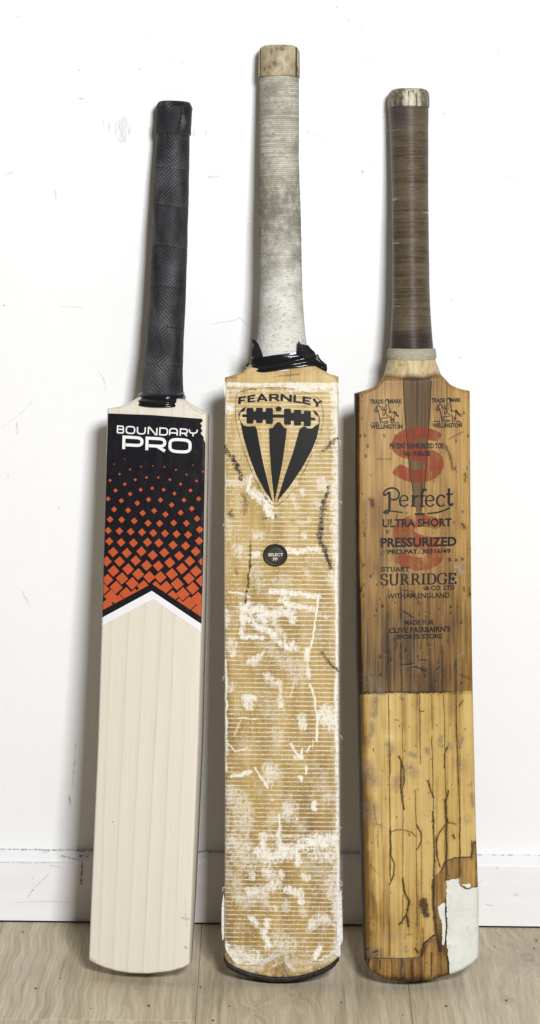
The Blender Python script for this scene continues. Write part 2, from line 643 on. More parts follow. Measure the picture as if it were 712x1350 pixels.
# dark specks on the boards
bm = bmesh.new()
for px, py, w in [(30, 1229, 2.4), (47, 1303.5, 2.4), (196, 1326.5, 2.6), (264, 1302, 2), (281, 1346, 2.2), (588, 1327, 2.6), (667.5, 1319.5, 2.4), (704.5, 1250.5, 2),
                  (707, 1240, 2), (652, 1249, 1.6), (302, 1327, 1.6), (531, 1339, 1.3), (80, 1290, 1.4), (120, 1330, 1.2), (450, 1322, 1.6)]:
    c0 = fpt(px, py)
    n = 7
    vsn = []
    for k in range(n):
        a = 2 * math.pi * k / n
        r0 = w * 0.00036 * rs.uniform(.6, 1.3)
        vsn.append(bm.verts.new((c0[0] + r0 * math.cos(a) * 1.2, c0[1] + 1.6 * r0 * math.sin(a), 0.0002)))
    f = bm.faces.new(vsn)
    ex = bmesh.ops.extrude_face_region(bm, geom=[f])
    for v in [e for e in ex["geom"] if isinstance(e, bmesh.types.BMVert)]:
        v.co.z += 0.0006
m = M("dark_crumb", 0.8)
m.color((0.05, 0.04, 0.035))
o = bm_obj("crumb", bm, m.m, floor)
o["kind"] = "stuff"


# ================================================================== bats
class Bat:
    def __init__(self, name, label, toe, top, ytop, twist, z0, camber, edge_r, roll=0.006, roll_len=0.014):
        T = hit(toe[0], toe[1], (0, 0, z0), Z)
        P = hit(top[0], top[1], (0, ytop, 0), YN)
        a = P - T
        self.L = np.linalg.norm(a)
        a /= self.L
        n0 = np.array([0, -1.0, 0])
        n0 = n0 - a * np.dot(n0, a)
        n0 /= np.linalg.norm(n0)
        u0 = np.cross(a, n0)
        n = n0 * math.cos(twist) + u0 * math.sin(twist)
        u = np.cross(a, n)
        self.T, self.a, self.n, self.u = T, a, n, u
        self.camber, self.er, self.roll, self.roll_len = camber, edge_r, roll, roll_len
        o = bpy.data.objects.new(name, None)
        COL.objects.link(o)
        o.empty_display_size = 0.05
        o.matrix_world = Matrix(((u[0], -n[0], a[0], T[0]), (u[1], -n[1], a[1], T[1]), (u[2], -n[2], a[2], T[2]), (0, 0, 0, 1)))
        o["label"] = label
        o["category"] = "cricket bat"
        self.root = o

    def uv(self, px, py, w=0.0):
        p = hit(px, py, self.T + self.n * w, self.n) - self.T
        return np.dot(p, self.u), np.dot(p, self.a)

    def pix(self, U, V, W=0.0):
        P = self.T + np.multiply.outer(U, self.u) + np.multiply.outer(V, self.a) + np.multiply.outer(W + 0 * U, self.n)
        return project(P)

    def outline(self, left, right, bot, top):
        f = lambda pts: np.array([self.uv(*p) for p in pts])
        l, r, b, t = f(left), f(right), f(bot), f(top)
        l, r = l[np.argsort(l[:, 1])], r[np.argsort(r[:, 1])]
        b, t = b[np.argsort(b[:, 0])], t[np.argsort(t[:, 0])]
        self.uL = lambda v: np.interp(v, l[:, 1], l[:, 0])
        self.uR = lambda v: np.interp(v, r[:, 1], r[:, 0])
        self.vB = lambda u: np.interp(u, b[:, 0], b[:, 1])
        self.vT = lambda u: np.interp(u, t[:, 0], t[:, 1])
        self.vtip, self.vcen = t[:, 1].min(), t[:, 1].max()

    def facew(self, U, V):
        uL, uR = self.uL(V), self.uR(V)
        mid, half = (uL + uR) / 2, (uR - uL) / 2
        w = -self.camber * ((U - mid) / half) ** 2
        d = np.minimum(np.minimum(U - uL, uR - U), np.minimum(V - self.vB(U), (self.vT(U) - V) * 1.0))
        d = np.clip(d, 0, self.er)
        w = w - self.roll * np.clip((V - self.vtip) / (self.vcen - self.vtip), 0, 1) ** 1.5
        return w - self.er + np.sqrt(np.maximum(0, self.er ** 2 - (self.er - d) ** 2))

    def grid(self, nc, nr):
        s = np.linspace(0, 1, nc)
        s = s + 0.0
        t = np.linspace(0, 1, nr)
        S, Tt = np.meshgrid(s, t)
        U = S * 0.1 - 0.05
        for _ in range(6):
            vb, vt = self.vB(U), self.vT(U)
            Vv = vb + Tt * (vt - vb)
            uL, uR = self.uL(Vv), self.uR(Vv)
            U = uL + S * (uR - uL)
        return U, Vv

    def blade(self, name, nc, nr, edge, spine, mat, attrs=None, relief=None):
        U, V = self.grid(nc, nr)
        W = self.facew(U, V)
        if relief is not None:
            W = W + relief(U, V)
        PXY = None
        front = np.stack([U, -W, V], -1).reshape(-1, 3)
        idx = np.arange(nr * nc).reshape(nr, nc)
        q = [np.stack([idx[:-1, :-1], idx[:-1, 1:], idx[1:, 1:], idx[1:, :-1]], -1).reshape(-1, 4)]
        vv = V[:, nc // 2]
        e, sp = edge(vv), spine(vv)
        uL, uR = U[:, 0], U[:, -1]
        mid = (uL + uR) / 2
        h = (uR - uL) / 2
        chain = []
        for f, w in ((-1.0, e * .55), (-0.985, e), (-0.55, e + (sp - e) * .45), (-0.12, sp), (0.12, sp), (0.55, e + (sp - e) * .45), (0.985, e), (1.0, e * .55)):
            vcol = np.where(f < 0, V[:, 0], V[:, -1]) * abs(f) + V[:, nc // 2] * (1 - abs(f))
            vcol = vcol.copy()
            vcol[0] -= 0.0050 * (1 - abs(f) ** 2)
            chain.append(np.stack([mid + h * f, w, vcol], -1))
        nb = len(chain)
        back = np.stack(chain, 1)
        n0 = len(front)
        bi = n0 + np.arange(nr * nb).reshape(nr, nb)
        full = np.concatenate([idx[:, :1], bi, idx[:, -1:]], 1)
        q.append(np.stack([full[:-1, :-1], full[1:, :-1], full[1:, 1:], full[:-1, 1:]], -1).reshape(-1, 4))
        ng = [list(idx[0, ::-1]) + list(bi[0]), list(idx[-1]) + list(bi[-1, ::-1])]
        me = mesh_np(np.concatenate([front, back.reshape(-1, 3)]), np.concatenate(q), ng)
        if attrs:
            PX, PY = self.pix(U.ravel(), V.ravel(), W.ravel())
            edges = [np.repeat(0, 0)]
            for k, d in attrs(PX, PY, U.ravel(), V.ravel()).items():
                dd = np.concatenate([d, np.repeat(d.reshape(nr, nc)[:, :1], nb // 2, 1).reshape(nr, -1).ravel() * 0 + 0]) if False else d
                full_d = np.zeros(len(me.vertices), np.float32)
                full_d[:len(d)] = d
                dg = d.reshape(nr, nc)
                bk = np.concatenate([np.repeat(dg[:, :1], nb // 2, 1), np.repeat(dg[:, -1:], nb - nb // 2, 1)], 1)
                full_d[len(d):len(d) + bk.size] = bk.ravel()
                add_attr(me, k, full_d)
        return link(name, me, mat, self.root)

    def sheet(self, name, poly, off, nc, nr, mat, attrs=None, parent=None, wob=0.0, thick=0.0004):
        """a thin layer glued to the face, cut to an outline given in photograph pixels"""
        U, V = self.grid(nc, nr)
        PX, PY = self.pix(U, V)
        n = (fbm(PX * 0.5, PY * 0.5, 21, 3) - 0.5) * 2 * wob
        n2 = (fbm(PX * 0.5, PY * 0.5, 22, 3) - 0.5) * 2 * wob
        ins = inside(PX + n, PY + n2, poly)
        W = self.facew(U, V) + off
        idx = np.arange(U.size).reshape(U.shape)
        q = np.stack([idx[:-1, :-1], idx[:-1, 1:], idx[1:, 1:], idx[1:, :-1]], -1).reshape(-1, 4)
        q = q[ins.ravel()[q].all(1)]
        used, inv = np.unique(q, return_inverse=True)
        q = inv.reshape(-1, 4)
        co = np.stack([U, -W, V], -1).reshape(-1, 3)[used]
        # rim: edges used once drop down to the face
        e = np.concatenate([q[:, [0, 1]], q[:, [1, 2]], q[:, [2, 3]], q[:, [3, 0]]])
        key = np.sort(e, 1)
        kk = key[:, 0].astype(np.int64) * len(co) + key[:, 1]
        _, first, cnt = np.unique(kk, return_index=True, return_counts=True)
        be = e[first[cnt == 1]]
        ub, inb = np.unique(be, return_inverse=True)
        loc = inb.reshape(-1, 2)
        deg = np.bincount(loc.ravel(), minlength=len(ub))[:, None]
        for _ in range(5):
            acc = np.zeros((len(ub), 3))
            np.add.at(acc, loc[:, 0], co[ub][loc[:, 1]])
            np.add.at(acc, loc[:, 1], co[ub][loc[:, 0]])
            co[ub] = 0.5 * co[ub] + 0.5 * acc / deg
        low = co[ub].copy()
        low[:, 1] += thick
        be2 = inb.reshape(-1, 2) + len(co)
        rim = np.stack([be[:, 1], be[:, 0], be2[:, 0], be2[:, 1]], -1)
        nq = len(q)
        me = mesh_np(np.concatenate([co, low]), np.concatenate([q, rim]))
        sm_ = np.ones(len(me.polygons), bool)
        sm_[nq:] = False
        if len(sm_) == nq + len(rim):
            me.polygons.foreach_set("use_smooth", sm_)
        if attrs:
            for k, d in attrs(PX.ravel()[used], PY.ravel()[used], U.ravel()[used], V.ravel()[used]).items():
                add_attr(me, k, np.concatenate([d, d[ub]]))
        return link(name, me, mat, parent or self.root)

    def decal(self, name, polys, mat, off, parent=None, step=0.004, stagger=0.000004, uvin=False):
        """flat print on the face: polygons in photograph pixels, laid on the curved surface"""
        bm = bmesh.new()
        for i, poly in enumerate(polys):
            pts = poly if uvin else [self.uv(*p) for p in poly]
            vsn = [bm.verts.new((u, -stagger * (i % 40), v)) for u, v in pts]
            try:
                bm.faces.new(vsn).normal_update()
            except ValueError:
                pass
        if any(len(p) > 4 for p in polys):
            bmesh.ops.triangulate(bm, faces=[f for f in bm.faces if len(f.verts) > 4], ngon_method='EAR_CLIP')
        us = [v.co.x for v in bm.verts]
        a, b = min(us), max(us)
        k = math.ceil(a / step)
        while k * step < b:
            bmesh.ops.bisect_plane(bm, geom=list(bm.verts) + list(bm.edges) + list(bm.faces), plane_co=(k * step, 0, 0), plane_no=(1, 0, 0))
            k += 1
        zs = [v.co.z for v in bm.verts]
        k = math.ceil(min(zs) / 0.012)
        while k * 0.012 < max(zs):
            bmesh.ops.bisect_plane(bm, geom=list(bm.verts) + list(bm.edges) + list(bm.faces), plane_co=(0, 0, k * 0.012), plane_no=(0, 0, 1))
            k += 1
        U = np.array([v.co.x for v in bm.verts])
        V = np.array([v.co.z for v in bm.verts])
        W = self.facew(U, V) + off
        for v, w in zip(bm.verts, W):
            v.co.y = -w + v.co.y
        for f in bm.faces:
            f.normal_update()
            if f.normal.y > 0:
                f.normal_flip()
        me = bpy.data.meshes.new(name)
        bm.to_mesh(me)
        bm.free()
        return link(name, me, mat, parent or self.root)

    def lathe(self, name, rows, wc, depth, mat, nth=96, vstep=0.0006, disp=None, power=2.0, caps=(True, True), attrs=None, parent=None, sag=0.0, front=None):
        """a round handle piece; rows are (py, x left, x right) of its outline in photograph pixels"""
        rr = []
        for py, xl, xr in rows:
            (ul, vl), (ur, vr) = self.uv(xl, py, wc), self.uv(xr, py, wc)
            rr.append(((vl + vr) / 2, (ul + ur) / 2, (ur - ul) / 2))
        rr = np.array(sorted(rr))
        v0, v1 = rr[0, 0], rr[-1, 0]
        vv = np.unique(np.concatenate([np.linspace(v0, v1, max(2, int((v1 - v0) / vstep) + 1)), rr[:, 0]]))
        keep = np.concatenate([[True], np.diff(vv) > 1e-6])
        vv = vv[keep]
        cu = np.interp(vv, rr[:, 0], rr[:, 1])
        ru = np.interp(vv, rr[:, 0], rr[:, 2])
        rw = np.minimum(ru, depth) if np.isscalar(depth) else np.minimum(ru, np.interp(vv, *zip(*sorted((self.uv(360, p, wc)[1], d) for p, d in depth))))
        th = np.linspace(0, 2 * np.pi, nth, endpoint=False)
        TH, VV = np.meshgrid(th, vv)
        CU = cu[:, None]
        ct, st = np.cos(TH), np.sin(TH)
        e = 2.0 / power
        cx = np.sign(ct) * np.abs(ct) ** e
        sx = np.sign(st) * np.abs(st) ** e
        d = disp(TH, VV, ru[:, None]) if disp is not None else 0.0
        U = CU + (ru[:, None] + d) * cx
        W = wc + (rw[:, None] + d) * sx
        VS = VV - sag * np.maximum(0, st) ** 1.0
        nr, nc = TH.shape
        co = np.stack([U, -W, VS], -1).reshape(-1, 3)
        idx = np.arange(nr * nc).reshape(nr, nc)
        nx = np.roll(idx, -1, 1)
        q = np.stack([idx[:-1], idx[1:], nx[1:], nx[:-1]], -1).reshape(-1, 4)
        ng = []
        if caps[0]:
            ng.append(list(idx[0]))
        if caps[1]:
            ng.append(list(idx[-1, ::-1]))
        me = mesh_np(co, q, ng)
        if attrs:
            for k, dta in attrs(TH, VV, U, W).items():
                add_attr(me, k, dta.ravel())
        return link(name, me, mat, parent or self.root)

    def slab(self, name, poly, w0, thick, mat, parent=None, bend=None):
        """a flap or flake of real thickness with its outline in photograph pixels"""
        bm = bmesh.new()
        vsn = []
        for px, py in poly:
            u, v = self.uv(px, py, w0)
            vsn.append(bm.verts.new((u, -w0, v)))
        f = bm.faces.new(vsn)
        ex = bmesh.ops.extrude_face_region(bm, geom=[f])
        for v in [e for e in ex["geom"] if isinstance(e, bmesh.types.BMVert)]:
            v.co.y += thick
        if bend:
            for v in bm.verts:
                v.co.y -= bend(v.co.x, v.co.z)
        return bm_obj(name, bm, mat, parent or self.root)


def ink(name, color, lo=0.30, hi=0.42, top=1.0, rough=0.5, stretch=(500, 500, 140)):
    m = M(name, rough, 0.35)
    m.color(color)
    n = m.noise(m.obj(stretch), 1.0, 4, 0.6)
    n2 = m.noise(m.obj((90, 90, 60)), 1.0, 3, 0.6)
    s = m.math('ADD', m.math('MULTIPLY', n, 0.55), m.math('MULTIPLY', n2, 0.45))
    m.alpha(m.rng(s, lo, hi, 0.0, top))
    return m.m


def place(glyph, quad, wv, wh=None):
    """strokes of a glyph (unit box, y up) into a quad bl, br, tl, tr in photograph pixels"""
    bl, br, tl, tr = [np.array(q, float) for q in quad]
    out = []
    for st in glyph:
        pts = []
        for x, y in st:
            p = (bl * (1 - x) + br * x) * (1 - y) + (tl * (1 - x) + tr * x) * y
            pts.append(tuple(p))
        out += ribbon(pts, wv, wh)
    return out


_font_cache = {}


def typeset(text, x0, x1, ytop0, ybot0, ytop1=None, ybot1=None, bold=0.012, extra=None):
    """plain printed capitals fitted into a box of photograph pixels"""
    ytop1 = ytop0 if ytop1 is None else ytop1
    ybot1 = ybot0 if ybot1 is None else ybot1
    key = (text, bold)
    if key not in _font_cache:
        cu = bpy.data.curves.new("t", 'FONT')
        cu.body = text
        cu.resolution_u = 3
        cu.offset = bold
        cu.fill_mode = 'FRONT'
        ob = bpy.data.objects.new("t", cu)
        COL.objects.link(ob)
        dg = bpy.context.evaluated_depsgraph_get()
        dg.update()
        me = ob.evaluated_get(dg).to_mesh()
        co = np.array([v.co[:2] for v in me.vertices])
        polys = [[tuple(co[i]) for i in p.vertices] for p in me.polygons]
        ob.evaluated_get(dg).to_mesh_clear()
        bpy.data.objects.remove(ob)
        bpy.data.curves.remove(cu)
        _font_cache[key] = (polys, co.min(0), co.max(0))
    polys, mn, mx = _font_cache[key]
    out = []
    for p in polys:
        q = []
        for x, y in p:
            s = (x - mn[0]) / (mx[0] - mn[0])
            t = (y - mn[1]) / (mx[1] - mn[1])
            yb = ybot0 * (1 - s) + ybot1 * s
            yt = ytop0 * (1 - s) + ytop1 * s
            q.append((x0 + s * (x1 - x0), yb + t * (yt - yb)))
        out.append(q)
    return out


def clip(poly, a, b):
    """keep the part of a polygon on the left-hand side of the line a -> b"""
    out = []
    n = len(poly)
    f = lambda p: (b[0] - a[0]) * (p[1] - a[1]) - (b[1] - a[1]) * (p[0] - a[0])
    for i in range(n):
        p, q = poly[i], poly[(i + 1) % n]
        fp, fq = f(p), f(q)
        if fp >= 0:
            out.append(p)
        if (fp > 0) != (fq > 0) and abs(fp - fq) > 1e-12:
            t = fp / (fp - fq)
            out.append((p[0] + t * (q[0] - p[0]), p[1] + t * (q[1] - p[1])))
    return out


def MM(v):
    return v * 1000.0


# ------------------------------------------------------------------ the new bat (left)
lb = Bat("cricket_bat", "new pale cricket bat with black ridged rubber grip and black label with orange lozenges",
         (190, 1284.5), (230, 135.5), -0.0378, R(-9.0), 0.0086, 0.0012, 0.0022)
lb.outline([(141, 539), (140.5, 545), (137.3, 690), (133.4, 820), (128.3, 980), (118.9, 1200), (116.3, 1266), (116, 1290)],
           [(272, 540), (271.5, 555), (268.5, 690), (265.3, 820), (260.8, 980), (252, 1200), (249.2, 1270), (248.8, 1290)],
           [(114, 1265), (116.3, 1267), (124, 1271.5), (136, 1276.6), (153, 1281.5), (172.6, 1284.4), (194, 1285), (223, 1282.2), (240, 1278), (249.2, 1272.5), (252, 1270)],
           [(139, 539.5), (142, 539.5), (155, 537.5), (167.5, 533.7), (177.5, 528.7), (184, 523), (215, 524), (242, 527), (247.5, 533.7), (255, 540), (265, 545), (272, 547), (276, 547)])

m = M("pale_willow", 0.42, 0.35)
t = m.attr("ring")
n1 = m.noise(m.obj((420, 420, 9)), 1.0, 4, 0.6)
n2 = m.noise(m.obj((60, 60, 14)), 1.0, 3, 0.5)
n3 = m.noise(m.obj((1100, 1100, 260)), 1.0, 2, 0.5)
c = m.mix(m.rng(n1, 0.3, 0.75), (0.71, 0.67, 0.575), (0.66, 0.615, 0.51))
c = m.mix(m.rng(n2, 0.42, 0.7, 0, 0.45), c, (0.70, 0.635, 0.53))
c = m.mix(m.rng(n3, 0.6, 0.8, 0, 0.3), c, (0.60, 0.50, 0.36))
c = m.mix(t, c, (0.55, 0.42, 0.27))
c = m.mix(m.attr("dirt"), c, (0.33, 0.26, 0.18))
m.color(c)
m.bump(m.math('ADD', n1, m.math('MULTIPLY', n3, 0.4)), 0.12, 0.0004)
MAT_WILLOW = m.m
LT = [147, 169, 190.7, 212.5, 229.6, 247.7]
LBm = [131.5, 150, 170, 190.7, 210.5, 231]


def left_attrs(PX, PY, U, V):
    ring = np.zeros(len(PX))
    k = (PY - 820) / (1230 - 820)
    for i, (a, b) in enumerate(zip(LT, LBm)):
        d = PX - (a + (b - a) * k) - 1.4 * (fbm(PY * 0.012 + i * 9, PY * 0 + i, 30 + i, 2) - .5)
        amp = (0.34, 0.42, 0.38, 0.48, 0.42, 0.25)[i] * (0.7 + 0.6 * fbm(PY * 0.02, PY * 0 + 3 * i, 40, 2))
        ring = np.maximum(ring, amp * np.exp(-(d / 1.0) ** 2))
        ring = np.maximum(ring, 0.20 * amp / .4 * np.exp(-np.abs(d) / 4.0) * (d < 0))
    P = Paint(PX, PY)
    dirt = np.zeros(len(PX))
    c3 = crop(100, 820, 2.755)
    for pts, w, s in [([(385, 1075), (400, 1082), (410, 1080)], 8, .45), ([(398, 1062), (402, 1075)], 3, .5), ([(396, 1182), (403, 1188)], 5, .8), ([(132, 728), (135, 728)], 4, .8),
                      ([(120, 312), (122, 312)], 3, .6), ([(97, 940), (98, 942)], 4, .5), ([(48, 1222), (70, 1236)], 10, .35), ([(365, 1265), (400, 1255)], 8, .45),
                      ([(48, 1235), (100, 1262), (160, 1276), (240, 1282)], 4, .6), ([(110, 1240), (120, 1250)], 3, .4), ([(395, 1000), (405, 1110)], 3, .2)]:
        P.stroke(dirt, c3(pts), w / 2.755, s, 0.6)
    return {"ring": ring, "dirt": dirt}


lb.blade("blade", 170, 760, lambda v: np.interp(v, [0, .06, .2, .42, .56], [.020, .028, .034, .027, .020]),
         lambda v: np.interp(v, [0, .06, .2, .45, .56], [.028, .042, .058, .045, .030]), MAT_WILLOW, left_attrs)

# glossy label: black film with orange lozenges and a white chevron
m = M("black_label_film", 0.22, 0.5)
n1 = m.noise(m.obj((150, 150, 90)), 1.0, 3, 0.6)
m.color((0.012, 0.011, 0.014)).rough(m.rng(n1, 0.3, 0.7, 0.18, 0.36))
m.bump(m.noise(m.obj((60, 60, 38)), 1.0, 4, 0.6), 0.5, 0.0014)
sc_ = m.rng(m.noise(m.obj((90, 90, 900)), 1.0, 3, 0.7), 0.66, 0.78, 0, 0.35)
m.color(m.mix(sc_, (0.012, 0.011, 0.014), (0.07, 0.068, 0.075)))
MAT_LBLACK = m.m
m = M("white_label_film", 0.28, 0.5)
m.color((0.78, 0.77, 0.80))
MAT_LWHITE = m.m
m = M("orange_label_print", 0.3, 0.5)
n1 = m.noise(m.obj((900, 900, 900)), 1.0, 2, 0.5)
m.color(m.mix(m.rng(n1, 0.3, 0.7), (0.47, 0.082, 0.026), (0.52, 0.10, 0.036)))
MAT_LORANGE = m.m

chip = [(271.2, 551.2), (266, 553), (267.5, 556), (263.8, 559), (266.2, 562), (264.6, 566), (267, 568.5), (264.4, 572), (266.5, 575), (268.6, 577), (268.3, 580), (270.3, 585)]
label = [(142.2, 545.8), (200, 548.0)] + chip[1:] + [(269.3, 640), (267.3, 740), (265.0, 823.5), (200.2, 779.8), (134.2, 815.3), (137.5, 690)]
film = lb.decal("label", [label], MAT_LBLACK, 0.00022, step=0.0009)
lb.decal("chevron", [[(134.2, 815.3), (200.2, 779.8), (201.8, 790.5), (134.0, 826)], [(200.2, 779.8), (265.0, 823.5), (264.8, 833.5), (262.5, 832.2), (201.8, 790.5)]],
         MAT_LWHITE, 0.00026, parent=film, step=0.0009)
c2 = crop(120, 520, 4.088)
loz = """124,379,4 181,353,3 270,393,5 333,388,4 396,394,5 549,385,4 153,433,7 210,408,6 458,410,6 515,436,6 602,420,5
102,467,9 182,487,10 239,463,9 300,451,8 363,451,7 425,463,8 483,487,9 569,470,8 132,521,12 211,540,12 268,517,11 330,509,10 392,517,11 450,538,11 536,521,11
91,566,13 163,576,14 250,589,15 311,570,14 375,573,14 435,599,15 501,573,13 580,566,13 124,623,16 200,628,16 279,643,17 341,630,16 402,650,17 483,641,16 543,619,15
102,677,18 165,679,18 233,685,18 308,697,19 370,699,19 446,696,18 514,698,18 571,673,17 92,737,19 153,740,20 214,743,20 275,746,21 336,750,21 399,753,21 461,756,21 523,760,21 585,732,20
98,795,22 162,801,23 229,804,24 305,800,24 366,804,24 442,815,24 510,820,24 582,793,22 119,853,27 193,858,27 272,850,27 333,870,27 395,856,26 475,873,26 564,850,26
83,903,28 154,904,28 241,899,28 300,925,29 363,928,29 425,910,29 532,902,28 605,905,28 121,955,31 200,945,31 490,942,31 565,957,31 255,972,32 436,972,32
88,1002,31 167,995,33 315,988,32 374,988,32 527,995,31 595,1008,31 135,1043,35 222,1022,34 283,1038,34 405,1042,34 465,1025,34 548,1048,34
189,1078,36 107,1093,38 66,1052,32 348,1038,30 495,1079,36 438,1092,34 575,1103,36 150,1118,36 236,1082,32 527,1132,40 86,1146,42 474,1130,28 586,1175,52 380,1052,18 262,1060,14"""
apx = (200.2, 779.8 - 9.5)
La, Rb = (134.2, 815.3 - 9.5), (265.0, 823.5 - 9.5)
pol = []
for it in loz.split():
    x, y, h = map(float, it.split(','))
    (x, y), h = c2([(x, y)])[0], h / 4.088 * 1.02
    tl = R(3)
    p = [(x + h * math.cos(a + tl), y + h * math.sin(a + tl)) for a in (0, math.pi / 2, math.pi, 1.5 * math.pi)]
    p = clip(p, (137.6, 690), (143.5 - .6, 545)) if False else p
    # label edges
    p = clip(p, (134.9, 815), (142.6, 545)) if len(p) > 2 else p
    p = clip(p, (271.0, 551), (264.7, 823)) if len(p) > 2 else p
    for a, b, side in ((apx, La, 0), (Rb, apx, 1)):
        q = clip(p, (apx[0], 1000), (apx[0], 0)) if side else clip(p, (apx[0], 0), (apx[0], 1000))
        if len(q) > 2:
            q = clip(q, a, b)
            q = q if len(q) > 2 else []
        if len(q) > 2:
            pol.append(q)
lb.decal("lozenge_pattern", pol, MAT_LORANGE, 0.00027, parent=film, step=0.0009)

G = {}
G['B'] = [corners([(0, 0, 0), (0, 1, 0), (.96, 1), (.96, .53), (.1, .53, 0)], .22), corners([(.1, .53, 0), (1, .53), (1, 0), (0, 0, 0)], .24)]
G['O'] = [corners([(0, 0), (0, 1), (1, 1), (1, 0)], .36, closed=True)]
G['U'] = [corners([(0, 1), (0, 0), (1, 0), (1, 1)], .4)]
G['N'] = [corners([(0, 0, 0), (0, 1, 0), (.14, 1, 0), (.86, 0, 0), (1, 0, 0), (1, 1, 0)], 0)]
G['D'] = [corners([(0, 0, 0), (0, 1, 0), (1, 1), (1, 0), (0, 0, 0)], .4)]
G['A'] = [corners([(0, 0), (0, 1), (1, 1), (1, 0)], .4), [(0, .36), (1, .36)]]
G['R'] = [corners([(0, 0, 0), (0, 1, 0), (1, 1), (1, .38), (.1, .38, 0)], .3), [(.55, .38), (1.02, 0)]]
G['Y'] = [corners([(0, 1), (0.08, .55), (.5, .42), (.92, .55), (1, 1)], .22), [(.5, .45), (.5, 0)]]
G['P'] = [corners([(0, 0, 0), (0, 1, 0), (1, 1), (1, .36), (.1, .36, 0)], .3)]


def wide_line(text, spans, yl, yr, x0, x1, ht, hb, w, wh=None):
    """spans: per letter (left, right) in photograph pixels; a line that slopes from yl to yr"""
    out = []
    for ch, (a, b) in zip(text, spans):
        ya = yl + (yr - yl) * (a - x0) / (x1 - x0)
        yb = yl + (yr - yl) * (b - x0) / (x1 - x0)
        h = w * .5
        out += place(G[ch], ((a + h, ya + hb - h), (b - h, yb + hb - h), (a + h + .4, ya + h), (b - h + .4, yb + h)), w, wh)
    return out


m = M("white_print", 0.4, 0.4)
m.color((0.80, 0.80, 0.79))
MAT_PRINTW = m.m
c4 = crop(120, 520, 4.088)
sp = [(138, 178), (186, 238), (246, 295), (305, 358), (367, 415), (420, 468), (477, 521), (524, 575)]
sp = [(120 + a / 4.088, 120 + b / 4.088) for a, b in sp]
bl_ = wide_line("BOUNDARY", sp, 561.6, 566.6, 153.5, 260.5, 0, 10.6, 1.75)
sp = [(168, 282), (293, 405), (417, 541)]
sp = [(120 + a / 4.088, 120 + b / 4.088) for a, b in sp]
bl_ += wide_line("PRO", sp, 575.0, 579.3, 161, 252.5, 0, 19.8, 3.9)
lb.decal("lettering", bl_, MAT_PRINTW, 0.00030, parent=film)

# rubber grip of wrapped bands with ridges
bands = [178, 223.6, 273, 326, 379, 431, 481.5, 519]
lv = [lb.uv(220, y, -0.021)[1] for y in bands]
vcap = lb.uv(220, 135, -0.021)[1]


def grip_disp(TH, VV, ru):
    edges_ = np.array([vcap + 1] + lv)
    d = np.zeros_like(TH)
    band = np.zeros(TH.shape, int)
    wob = 0.0009 * np.sin(TH * 1.0 + 1.0) + 0.0005 * np.sin(TH * 2.0)
    for i in range(len(edges_) - 1):
        sel = (VV + wob <= edges_[i]) & (VV + wob > edges_[i + 1])
        band[sel] = i
    sgn = np.where(band % 2 == 0, 1.0, -1.0)
    ph = (TH * ru * 0.72 + sgn * VV * 0.69) / 0.0025
    wear = 0.30 + 1.2 * fbm(TH * 3.0, VV * 60, 50, 3)
    d += 0.00058 * (np.abs(np.sin(np.pi * ph)) ** 0.8 - 0.5) * wear
    for i, e in enumerate(edges_[1:-1]):
        dv = VV + wob - e
        d -= 0.00040 * np.exp(-(dv / 0.00055) ** 2) * (0.6 + 0.5 * np.sin(TH * 3 + i))
        d += 0.00016 * np.exp(-np.abs(dv) / 0.003) * (dv > 0)
    d += 0.0007 * (fbm(TH * 1.5, VV * 45, 51, 3) - 0.5)
    # folds in the end cap
    capz = VV > lv[0]
    d += np.where(capz, 0.0012 * (fbm(TH * 2.4, VV * 70, 55, 2) - .5), 0)
    fold = (TH - 1.15 + (VV - lv[0]) * 9)
    d -= np.where(capz, 0.0009 * np.exp(-(fold / 0.045) ** 2), 0)
    return d


m = M("black_grip_rubber", 0.5, 0.4)
n1 = m.noise(m.obj((60, 60, 40)), 1.0, 4, 0.6)
n2 = m.noise(m.obj((1500, 1500, 900)), 1.0, 2, 0.5)
rd = m.attr("ridge")
c = m.mix(m.rng(n1, 0.35, 0.7), (0.014, 0.014, 0.016), (0.028, 0.027, 0.031))
c = m.mix(m.math('MULTIPLY', m.rng(rd, 0.5, 0.85, 0, 0.75), m.rng(n2, 0.3, 0.7)), c, (0.17, 0.17, 0.18))  # ridge tops lighter: dust, plus highlights painted into the colour
m.color(c).rough(m.rng(n1, 0.3, 0.7, 0.42, 0.6))
MAT_GRIP = m.m


def ridge_attr(TH, VV, U, W):
    d = grip_disp(TH, VV, 0.0178)
    return {"ridge": np.clip(d / 0.0009 + 0.5, 0, 1)}


